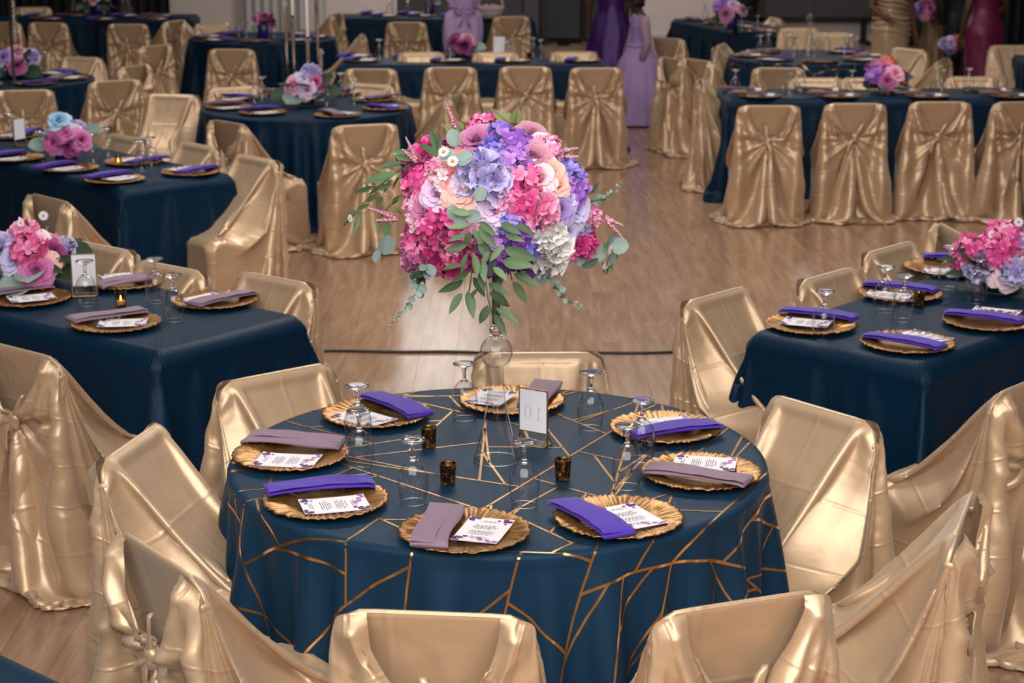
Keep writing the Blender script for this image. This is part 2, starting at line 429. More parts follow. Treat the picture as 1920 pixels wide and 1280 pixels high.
def thin_glass(name, tint=(.985, .985, .985, 1), gain=1.0):
    m = bpy.data.materials.new(name); m.use_nodes = True; t = m.node_tree; t.nodes.clear()
    o = t.nodes.new('ShaderNodeOutputMaterial'); mx = t.nodes.new('ShaderNodeMixShader'); tr = t.nodes.new('ShaderNodeBsdfTransparent'); gl = t.nodes.new('ShaderNodeBsdfGlossy')
    tr.inputs[0].default_value = tint; gl.inputs['Roughness'].default_value = .02
    lw = t.nodes.new('ShaderNodeLayerWeight'); lw.inputs[0].default_value = .5
    pw = t.nodes.new('ShaderNodeMath'); pw.operation = 'POWER'; pw.inputs[1].default_value = 2.7
    mp = t.nodes.new('ShaderNodeMath'); mp.operation = 'MULTIPLY_ADD'; mp.inputs[1].default_value = .7 * gain; mp.inputs[2].default_value = .07; mp.use_clamp = True
    t.links.new(lw.outputs['Facing'], pw.inputs[0]); t.links.new(pw.outputs[0], mp.inputs[0]); t.links.new(mp.outputs[0], mx.inputs[0]); t.links.new(tr.outputs[0], mx.inputs[1]); t.links.new(gl.outputs[0], mx.inputs[2]); t.links.new(mx.outputs[0], o.inputs[0])
    return m
THIN = thin_glass('clear_glass_wall', gain=1.3); VASEG = thin_glass('clear_vase_glass', (.965, .97, .97, 1), 1.5); AMBER = thin_glass('amber_cup_glass', (.80, .52, .28, 1), 1.2)
SOLIDGLASS = Mat('clear_solid_glass', (1, 1, 1, 1), .0, 0, IOR=1.45); SOLIDGLASS.b.inputs['Transmission Weight'].default_value = 1; SOLIDGLASS = SOLIDGLASS.m
def votive_mat():
    M = Mat('mercury_glass', srgb(60, 45, 25), .18, .7)
    n = M.noise(75, 4, M.coord('Object'), .7)
    M.color(M.ramp(n, [(.42, srgb(44, 32, 20)), (.56, srgb(120, 86, 44)), (.68, srgb(206, 160, 88))])); return M.m
VOTIVE = votive_mat()
WAX = Mat('white_wax', srgb(235, 226, 206), .45, 0, Subsurface_Weight=.2).m
FLAME = Mat('candle_flame', (1, .6, .2, 1), .5); FLAME.b.inputs['Emission Color'].default_value = (1, .62, .22, 1); FLAME.b.inputs['Emission Strength'].default_value = 9; FLAME = FLAME.m

def petal_mat(name, dark, mid, light):
    M = Mat(name, srgb(*mid), .6, 0, Subsurface_Weight=.0, Sheen_Weight=.15)
    M.b.inputs['Specular IOR Level'].default_value = .25
    r = M.ramp(M.attr('tint'), [(0, srgb(*dark)), (.5, srgb(*mid)), (1, srgb(*light))])
    M.color(r); return M.m
PETAL = {k: petal_mat(k + '_petal', *v) for k, v in dict(
    hot=((184, 24, 108), (234, 92, 162), (255, 192, 220)), magenta=((140, 8, 84), (214, 52, 134), (246, 148, 198)), pink=((226, 110, 160), (246, 160, 198), (255, 214, 228)),
    violet=((118, 64, 178), (184, 122, 222), (226, 172, 232)), blue=((84, 84, 188), (142, 136, 226), (200, 168, 232)), purple=((84, 40, 140), (128, 72, 190), (178, 110, 206)),
    white=((216, 208, 204), (244, 241, 236), (255, 255, 252)), mauve=((142, 52, 108), (186, 104, 154), (228, 164, 196)), rosewood=((150, 70, 104), (196, 124, 150), (232, 184, 198)),
    lavender=((150, 136, 200), (196, 186, 232), (236, 232, 252)), lilac=((178, 122, 180), (222, 186, 222), (244, 226, 242)), plum=((96, 60, 140), (150, 118, 196), (204, 184, 230)),
    peach=((236, 132, 116), (250, 182, 168), (255, 216, 200)), coral=((224, 84, 92), (246, 134, 126), (255, 186, 160)), blush=((226, 160, 182), (248, 206, 218), (255, 236, 238)),
    wine=((70, 8, 56), (122, 24, 92), (186, 84, 150)), sky=((70, 130, 180), (130, 186, 222), (196, 222, 240)), rose=((150, 30, 110), (190, 80, 150), (226, 150, 200))).items()}
def leaf_mat(name, dark, light, rough=.5):
    M = Mat(name, srgb(*light), rough); M.b.inputs['Specular IOR Level'].default_value = .35
    oi = M.node('ShaderNodeObjectInfo').outputs['Random']
    M.color(M.ramp(M.math('ADD', M.math('MULTIPLY', M.attr('tint'), .5), M.math('MULTIPLY', oi, .5)), [(0, srgb(*dark)), (1, srgb(*light))])); return M.m
LEAF = leaf_mat('willow_leaf', (58, 84, 58), (132, 158, 116)); OLIVE = leaf_mat('olive_leaf', (44, 70, 48), (96, 134, 88)); EUCA = leaf_mat('eucalyptus_leaf', (104, 128, 122), (166, 186, 178), .6)
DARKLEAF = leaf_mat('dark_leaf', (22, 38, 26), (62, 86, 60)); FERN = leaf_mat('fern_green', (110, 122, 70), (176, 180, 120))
STEM = Mat('green_stem', srgb(92, 106, 66), .6).m
ASTIL = petal_mat('astilbe', (190, 104, 136), (218, 146, 168), (236, 186, 196))
YOLK = Mat('daisy_yellow', srgb(226, 160, 50), .7).m
DAISY = Mat('daisy_white', srgb(232, 226, 244), .6).m
VASEP = Mat('dark_purple_vase', srgb(38, 26, 104), .3).m

# ---------------------------------------------------------------- the room
def wall_mat(name, col):
    M = Mat(name, col, .85); M.bump(M.noise(60, 3, M.coord('Object')), .002, .3); return M.m
WALLP = wall_mat('pale_wall_paint', srgb(236, 222, 216)); WALLD = wall_mat('dark_wall_paint', srgb(52, 52, 54)); BLACKM = Mat('black_matt', srgb(14, 14, 16), .6).m
CHARC = wall_mat('charcoal_panel', srgb(74, 74, 76)); WHITEP = Mat('white_paint', srgb(220, 215, 212), .5).m
def floor_mat():
    M = Mat('oak_laminate', srgb(140, 106, 80), .22); M.b.inputs['Specular IOR Level'].default_value = .5; M.b.inputs['Coat Weight'].default_value = .12; M.b.inputs['Coat Roughness'].default_value = .2
    geo = M.node('ShaderNodeNewGeometry'); oi = M.node('ShaderNodeObjectInfo').outputs['Random']
    rnd = M.math('FRACT', M.math('ADD', geo.outputs['Random Per Island'], oi))
    mp = M.node('ShaderNodeMapping'); mp.inputs['Scale'].default_value = (9, .9, 1); M.l.new(geo.outputs['Position'], mp.inputs[0])
    cmb = M.node('ShaderNodeCombineXYZ'); M.l.new(M.math('MULTIPLY', rnd, 40), cmb.inputs[2]); M.l.new(cmb.outputs[0], mp.inputs['Location'])
    n1 = M.noise(2.2, 6, mp.outputs[0], .62)
    grain = M.ramp(n1, [(.25, srgb(130, 98, 76)), (.5, srgb(162, 126, 100)), (.75, srgb(184, 150, 122))])
    mp2 = M.node('ShaderNodeMapping'); mp2.inputs['Scale'].default_value = (60, 2.0, 1); M.l.new(geo.outputs['Position'], mp2.inputs[0])
    n2 = M.noise(2, 4, mp2.outputs[0])
    mx = M.node('ShaderNodeMix', data_type='RGBA', blend_type='MULTIPLY'); mx.inputs[0].default_value = .45
    M.l.new(grain, mx.inputs[6]); M.l.new(M.ramp(n2, [(.3, (.62, .60, .58, 1)), (.7, (1, 1, 1, 1))]), mx.inputs[7])
    hv = M.node('ShaderNodeHueSaturation'); M.l.new(mx.outputs[2], hv.inputs['Color']); M.l.new(M.math('ADD', M.math('MULTIPLY', rnd, .08), .95), hv.inputs['Value'])
    M.color(hv.outputs[0]); M.bump(n2, .0006, .3); return M.m
OAK = floor_mat()
floor = struct(link('floor', None)); floor['label'] = 'oak laminate floor of lengthwise planks'
base = MB().add(*box(-9.2, 9.2, -1.5, 28, -.08, -.012)); base.link('subfloor', BLACKM, floor, False)
PW, PL = .19, 1.22
plank = mesh('plank', *box(-PW / 2 + .0003, PW / 2 - .0003, -PL / 2 + .0003, PL / 2 - .0003, -.012, 0, .0005), OAK, False)
rest = MB(); seen = []
for i in range(-48, 49):
    off = (i * .37) % 1 * PL
    for j in range(-2, 24):
        x, y = i * PW, j * PL + off
        if abs(x) > 9.1 or y < -.8 or y > 27.2: continue
        vis = (abs(x) < 1.3 and 5.5 < y < 12.6) or (x > -1.9 and x < -.6 and 2.6 < y < 5) or (.9 < x < 2.1 and 2.6 < y < 5.2)
        seen.append((x, y)) if vis and len(seen) < 230 else rest.add(*box(x - PW / 2 + .0004, x + PW / 2 - .0004, y - PL / 2 + .0004, y + PL / 2 - .0004, -.012, 0))
for x, y in seen: link('plank', plank, floor, (x, y, 0))
o = rest.link('plank_field', OAK, floor, False); o['kind'] = 'stuff'
WY = 27.6
struct(link('wall_back', mesh('wall_back', *box(-9.3, 9.3, WY, WY + .15, 0, 5), WALLP, False)))
struct(link('wall_left', mesh('wall_left', *box(-9.45, -9.3, -1.5, WY + .15, 0, 5), WALLD, False)))
struct(link('wall_right', mesh('wall_right', *box(9.3, 9.45, -1.5, WY + .15, 0, 5), WALLD, False)))
struct(link('baseboard_back', mesh('baseboard_back', *box(-9.3, 9.3, WY - .02, WY, 0, .12), WHITEP, False)))
def wx(px): return (px - 960) / FPX * (WY * _c + 2.0 * _s)
# pleated drapes in front of the back wall
def drape(x0, x1, y, h, mat, n):
    m = int(n * 8); xs = np.linspace(x0, x1, m); ys = y - .04 * np.sin(np.linspace(0, n * 2 * pi, m)) * (1 + .3 * np.sin(xs * 7))
    P = np.stack([np.stack([xs, ys + .02 * np.sin(xs * 9) * (1 - t), np.full(m, h * t + .01)], 1) for t in np.linspace(0, 1, 6)])
    return gridmesh('drape', P, mat)
BLKCL = Mat('black_drape', srgb(20, 21, 23), .8).m; WHTCL = Mat('white_sheer_drape', srgb(205, 198, 198), .8).m
tag(link('curtain', drape(-9.2, wx(325), WY - .25, 4.6, BLKCL, 26)), 'black floor-length curtain along the back wall at the far left', 'curtain')
tag(link('curtain', drape(wx(463), wx(612), WY - .2, 4.6, WHTCL, 9)), 'white pleated drape on the pale wall behind the taper candles', 'curtain')
tag(link('curtain', drape(wx(1640), 9.2, WY - .3, 4.6, BLKCL, 24)), 'black curtain along the back wall behind the standing guests', 'curtain')
p = thing('wall_panel', 'charcoal panel on the back wall left of the black door', 'panel', (wx(872), WY, 0))
link('panel_board', mesh('panel_board', *box(wx(745) - wx(872), wx(1003) - wx(872), -.06, 0, .0, 3.6), CHARC, False), p)
link('edge_strip', mesh('edge_strip', *box(wx(738) - wx(872), wx(745) - wx(872), -.08, 0, .0, 3.6), WHITEP, False), p)
dr = struct(link('door_1', mesh('door_1', *box(wx(1004), wx(1180), WY - .08, WY, 0, 2.6), BLACKM, False)))
for a, b in ((1010, 1088), (1096, 1174)):
    l = link('door_leaf', mesh('door_leaf', *box(wx(a), wx(b), WY - .12, WY - .08, .05, 2.5, .01), Mat('black_door', srgb(20, 22, 24), .35).m, False), dr)
    link('door_handle', mesh('door_handle', *tube([(wx(b - 8 if a == 1010 else a + 8), WY - .16, .95), (wx(b - 8 if a == 1010 else a + 8), WY - .16, 1.15)], .012), GOLDM), l)
sp = thing('loudspeaker', 'small black loudspeaker cabinet on the floor left of the black door', 'speaker', (wx(994), WY - .6, 0))
link('cabinet', mesh('cabinet', *box(-.12, .14, -.18, .18, 0, .78, .015), BLACKM, False), sp)
link('speaker_grille', mesh('speaker_grille', *box(-.10, .12, -.19, -.18, .05, .72, .004), CHARC, False), sp)
tr = struct(link('trim_1', mesh('trim_1', *box(wx(1408), wx(1416), WY - .05, WY, 0, 3.6), WHITEP, False)))
sc = thing('screen', 'large dark grey projection screen in a black frame on the back wall', 'screen', (wx(1530), WY - .1, 0))
a, b = wx(1420) - wx(1530), wx(1642) - wx(1530)
link('screen_sheet', mesh('screen_sheet', *box(a + .05, b - .05, -.02, 0, .35, 3.2), CHARC, False), sc)
fr = MB()
for q in ((a, a + .07, .3, 3.3), (b - .07, b, .3, 3.3), (a, b, .3, .37), (a, b, 3.2, 3.3)): fr.add(*box(q[0], q[1], -.05, .01, q[2], q[3]))
for x in (a + .2, b - .2): fr.add(*box(x - .04, x + .04, -.05, .0, 0, .32)).add(*box(x - .05, x + .05, -.3, .08, 0, .04))
fr.link('screen_frame', BLACKM, sc, False)
c0, c1 = at(560, 662, 0), at(1420, 664, 0)
pts = [c0.lerp(c1, t) + Vector((0, .02 * sin(t * 9) + .012 * sin(t * 23), .007)) for t in np.linspace(0, 1, 40)]
tag(link('floor_cable', mesh('floor_cable', *tube(pts, .0075), Mat('black_rubber', srgb(16, 15, 15), .5).m)), 'thin black cable lying straight across the oak dance floor', 'cable')

# ---------------------------------------------------------------- tablecloths
def uvsurf(Pf, rad):
    N = np.cross(np.roll(Pf, -1, 1) - np.roll(Pf, 1, 1), np.gradient(Pf, axis=0)); N /= np.linalg.norm(N, axis=2, keepdims=True) + 1e-9
    if N[len(N) // 4, 0, 2] < 0: N = -N
    m = Pf.shape[1]
    def f(x, y):
        r, th = np.hypot(x, y), np.arctan2(y, x) % (2 * pi)
        i = np.clip(np.searchsorted(rad, r) - 1, 0, len(rad) - 2); u = np.clip((r - rad[i]) / (rad[i + 1] - rad[i]), 0, 1)[:, None]
        jj = th / (2 * pi) * m; j = jj.astype(int) % m; v = (jj - np.floor(jj))[:, None]; j2 = (j + 1) % m
        L = lambda A: (A[i, j] * (1 - u) + A[i + 1, j] * u) * (1 - v) + (A[i, j2] * (1 - u) + A[i + 1, j2] * u) * v
        return L(Pf) + L(N) * .0011
    return f
def split_lines(seed):
    rng = np.random.default_rng(seed); segs = []
    def area_(p): x, y = p[:, 0], p[:, 1]; return abs(np.dot(x, np.roll(y, -1)) - np.dot(y, np.roll(x, -1))) / 2
    st = [np.array([(-1.55, -1.55), (1.55, -1.55), (1.55, 1.55), (-1.55, 1.55)], float)]
    while st:
        p = st.pop()
        A = area_(p)
        if A < .06 * rng.uniform(.55, 1.6): continue
        e = np.linalg.norm(np.roll(p, -1, 0) - p, axis=1); i = int(e.argmax()); n = len(p)
        c = [k for k in range(n) if k != i]; wgt = np.array([e[k] for k in c]); j = int(rng.choice(c, p=wgt / wgt.sum()))
        i, j = min(i, j), max(i, j)
        a = p[i] + (p[(i + 1) % n] - p[i]) * rng.uniform(.3, .7); b = p[j] + (p[(j + 1) % n] - p[j]) * rng.uniform(.3, .7)
        segs.append((a, b)); st.append(np.vstack([p[:i + 1], a, b, p[j + 1:]])); st.append(np.vstack([a, p[i + 1:j + 1], b]))
    return segs
RC, RAD = round_cloth(3)
RC = np.concatenate([np.zeros((1,) + RC.shape[1:]) + np.array([0, 0, .755]), RC]); RAD = np.r_[0, RAD]
RCf = refine(np.concatenate([RC, np.broadcast_to(RAD[:, None, None], RC.shape[:2] + (1,))], 2), True)
RADf = RCf[:, 0, 3]; RCf = np.ascontiguousarray(RCf[..., :3])
ROUND = gridmesh('round_cloth', RCf, NAVY, True); ROUNDP = gridmesh('round_pattern_cloth', RCf, NAVY2, True)
fs = uvsurf(RCf, RADf); lines = MB()
for a, b in split_lines(11):
    n = max(2, int(np.linalg.norm(b - a) / .014)); t = np.linspace(-.002, 1.002, n)[:, None]; p = a + (b - a) * t
    q = (b - a) / np.linalg.norm(b - a); q = np.array([-q[1], q[0]]) * .0034
    ok = np.hypot(p[:, 0], p[:, 1]) < 1.49
    L, R_ = fs(*(p + q).T), fs(*(p - q).T)
    n0 = len(lines.V); lines.V += [Vector(v) for pr in zip(L, R_) for v in pr]
    lines.F += [(n0 + 2 * k, n0 + 2 * k + 1, n0 + 2 * k + 3, n0 + 2 * k + 2) for k in range(n - 1) if ok[k] and ok[k + 1]]
GOLDLINES = lines.mesh('gold_line_print', FOIL)
RECT = []
for sd, Lx in ((2, 2.44), (5, 2.44)):
    P = rect_cloth(sd, Lx, .76, .755); i0 = P[:1].copy(); i0[..., 1] = 0; i0[..., 0] *= .9
    RECT.append(gridmesh('rect_cloth', refine(np.concatenate([i0, P]), True), NAVY, True))
def table(kind, x, y, rot, label, group=None):
    if kind == 'pattern':
        o = link('tablecloth', ROUNDP, None, (x, y, 0), rot); link('gold_line_print', GOLDLINES, o)
    else: o = link('tablecloth', ROUND if kind == 'round' else RECT[kind], None, (x, y, 0), rot)
    return tag(o, label, 'tablecloth', group)
T = {}
def dirn(deg): return Vector((cos(radians(deg)), sin(radians(deg)), 0))
for key, kind, x, y, a, label in (
    ('T1', 'pattern', -.04, 4.96, 0, 'teal round tablecloth printed with gold crackle lines, under the tall bouquet'),
    ('T2', 0, -1.96, 7.20, 141.2, 'navy rectangular tablecloth on the front left table with the white sign'),
    ('TR', 1, 1.95, 7.13, 48.0, 'navy rectangular tablecloth on the front right table'),
    ('T3', 1, -2.66, 10.80, 133, 'navy rectangular tablecloth on the left table with the light blue flower'),
    ('T4', 'round', -1.50, 13.25, 40, 'navy round tablecloth on the table with the white taper candles'),
    ('T5', 'round', -4.25, 15.15, 100, 'navy round tablecloth at the far left edge beside the crystal stand'),
    ('T6', 0, -5.05, 22.3, 4, 'navy tablecloth on the back left table before the black curtain'),
    ('T7', 'round', -2.62, 19.25, 200, 'navy round tablecloth before the white pleated drape'),
    ('T8', 0, -.95, 22.4, 0, 'navy tablecloth on the small back table with the white flower basket'),
    ('T9', 1, -.36, 16.72, 0, 'navy tablecloth on the long centre table with four chairs in front'),
    ('T10', 0, 2.84, 14.15, 1.5, 'navy tablecloth on the long right table with the gold compote'),
    ('T11', 'pattern', 2.80, 17.15, 130, 'dark round tablecloth with gold lines at the right back, under the tall glass vase'),
    ('T12', 1, 2.62, 20.93, 107.5, 'navy tablecloth on the angled back table beside the pale wall'),
    ('T13', 0, 5.95, 17.28, 0, 'navy tablecloth at the right edge behind the burgundy dress'),
    ('T15', 0, -1.78, 3.745, -41, 'navy tablecloth corner in the bottom left of the floor')):
    T[key] = (table(kind, x, y, radians(a), label), kind, x, y, a)

# ---------------------------------------------------------------- covered chairs
from mathutils.noise import ridged_multi_fractal as rmf
CH = .965
def make_chair(k, seed, loose, tight):
    P = refine(chair_cover(seed, tight=tight, loose=loose))
    R, M = P.shape[:2]; s = np.linspace(-1, 1, M)[None]; a = np.abs(s)
    rng = np.random.default_rng(seed + 50); dk = np.hypot(P[..., 0], P[..., 2] - .615); ang = np.arctan2(P[..., 2] - .615, P[..., 0] + .001)
    f = np.clip((a - .66) / .1, 0, 1) * np.clip(dk / .06, 0, 1) * np.exp(-dk / .22) * (np.arange(R)[:, None] < R - 4)
    p1, p2 = rng.uniform(0, 6, 2)
    P[..., 1] -= f * (.030 * (1 - np.abs(np.sin(ang * 4.5 + p1 + 2 * dk))) + .014 * (1 - np.abs(np.sin(ang * 9 + p2))))
    g = np.clip((a - .76) / .24, 0, 1); up = np.clip((P[..., 2] - .63) / .03, 0, 1) * np.clip((R - 1 - np.arange(R)[:, None]) / 6, .25, 1)
    P[..., 1] -= .036 * np.sin(pi * g ** 1.6) * up * (a > .76)          # the V edges roll outwards
    # crisp creases of slippery satin: ridged noise pushed along the normal
    N = np.cross(np.gradient(P, axis=1), np.gradient(P, axis=0)); N /= np.linalg.norm(N, axis=2, keepdims=True) + 1e-9
    off = seed * 7.3; q = P.reshape(-1, 3)
    rid = np.array([rmf(Vector((x * 3.2 + off, y * 3.2 + z * 1.1, z * 2.4 - x * .9)), 1.0, 2.0, 3, .9, 2.0) for x, y, z in q]).reshape(R, M)
    rid = rid - rid.mean(); wgt = np.where(a < .24, .45, 1.) * np.clip((R - 1 - np.arange(R)[:, None]) / 8, 0, 1) * np.clip(np.arange(R)[:, None] / 4, .2, 1)
    P += N * (rid * .011 * wgt)[..., None]; P[..., 2] = np.maximum(P[..., 2], .004)
    P[..., 2] *= CH
    cu = np.broadcast_to(s * 1.1, (R, M)); cv = np.broadcast_to(np.linspace(0, 1.35, R)[:, None], (R, M))
    cover = gridmesh('chair_cover', P, SATIN, False, dict(cu=cu, cv=cv))
    xs = np.concatenate([[-.2195, -.216], np.linspace(-.205, .205, 11), [.216, .2195]]); rows = []
    zt = .87 - np.where(np.abs(xs) > .15, .07 - np.sqrt(np.maximum(0, .07 ** 2 - (np.minimum(np.abs(xs), .2199) - .15) ** 2)), 0)
    for t, dy in ((None, -.006), (None, -.012), (0, -.0165), (.02, -.0165), (.06, -.0100)) + tuple((q, -.0060 - .002 * sin(q * 9 + seed) - .014 * (q > .5)) for q in (.2, .3, .42, .55, .7, .85, 1)):
        z = zt + (.0 if dy > -.01 else .003) if t is None else zt * (1 - t) + .03 * t
        rows.append(np.stack([xs, -.187 - .17 * np.maximum(z - .46, 0) + dy, z * CH], 1))
    panel = gridmesh('back_panel', np.array(rows), SATIN, False, dict(cu=np.broadcast_to(xs + 3, (12, 15)), cv=np.broadcast_to(np.linspace(0, .8, 12)[:, None], (12, 15))))
    root = link('banquet_chair', None)
    link('chair_cover', cover, root); link('back_panel', panel, root)
    for sx in (-1, 1):
        V, F = capped([(.004, -.018), (.011, -.011), (.013, 0), (.010, .010), (.003, .016)], 10)
        link('corner_seam', mesh('corner_seam', [(x * .5, y * 1.2, z * .7) for x, y, z in V], F, SATIN), root, (sx * .2160, -.2605, .802 * CH))
    # the tie: a lumpy knot and its two tails
    V, F = capped([(.008, -.03), (.019, -.022), (.024, -.008), (.019, .004), (.025, .014), (.016, .028), (.006, .034)], 10)
    V = [(x * 1.1 + .004 * sin(z * 200), y * .75, z) for x, y, z in V]
    kz = (.615 + rng.uniform(-.015, .005)) * CH; kx = rng.uniform(-.01, .01)
    kn = link('knot', mesh('knot', V, F, SATIN), root, (kx, -.296, kz), (0, rng.uniform(-.5, .5), 0))
    def tail(pts, w):
        pts = np.array(pts); L = len(pts); V, F = [], []
        for i, p in enumerate(pts):
            ww = w * (.35 + .65 * sin(pi * min(1, (i + .6) / L)))
            for q in range(6): an = 2 * pi * q / 6; V.append((p[0] + ww * cos(an), p[1] + .006 * sin(an) + .004 * sin(i * 1.7 + q), p[2] + .25 * ww * cos(an)))
        return V, [(i * 6 + q, i * 6 + (q + 1) % 6, i * 6 + 6 + (q + 1) % 6, i * 6 + 6 + q) for i in range(L - 1) for q in range(6)] + [tuple(range((L - 1) * 6, L * 6))]
    sg = 1 if seed % 2 else -1
    link('tie_tail', mesh('tie_tail', *tail([(0, 0, 0), (-.012 * sg, -.006, .03), (-.03 * sg, -.008, .06), (-.04 * sg, -.004, .09), (-.05 * sg, 0, .105)], .016), SATIN), kn)
    link('tie_tail', mesh('tie_tail', *tail([(0, 0, 0), (.018 * sg, -.014, -.012), (.036 * sg, -.016, -.05), (.04 * sg, -.012, -.09), (.034 * sg, -.008, -.12)], .018), SATIN), kn)
    return root
PROTO = [make_chair(k, *a) for k, a in enumerate(((1, 1.15, .55), (2, 1.4, .5), (4, 1.7, .35), (6, 1.3, .7)))]
USED = [False] * 4
def dup(root, loc=None, rot=None):
    def cp(o, par):
        c = o.copy(); COL.objects.link(c); c.parent = par
        for ch in list(o.children): cp(ch, c)
        return c
    r = cp(root, None)
    if loc is not None: r.location = loc
    if rot is not None: r.rotation_euler = rot if hasattr(rot, '__len__') else (0, 0, rot)
    return r
def chair(px, py, facing, label, v=0, group=None, z=.835):
    """px, py: the middle of the top edge of its back in the photo; facing: where the sitter would look (floor direction)"""
    f = Vector((facing[0], facing[1], 0)).normalized(); p = at(px, py, z); p = p + f * .265
    rz = math.atan2(-f.x, f.y)
    if not USED[v]: USED[v] = True; o = PROTO[v]; o.location = (p.x, p.y, 0); o.rotation_euler = (0, 0, rz)
    else: o = dup(PROTO[v], (p.x, p.y, 0), rz)
    tag(o, label, 'chair', group); return o
C = 'gold covered chair '
G1, G2, G3, G4 = 'chairs around the patterned round table', 'chairs at the front left table', 'chairs at the front right table', 'chairs at the tables farther back'
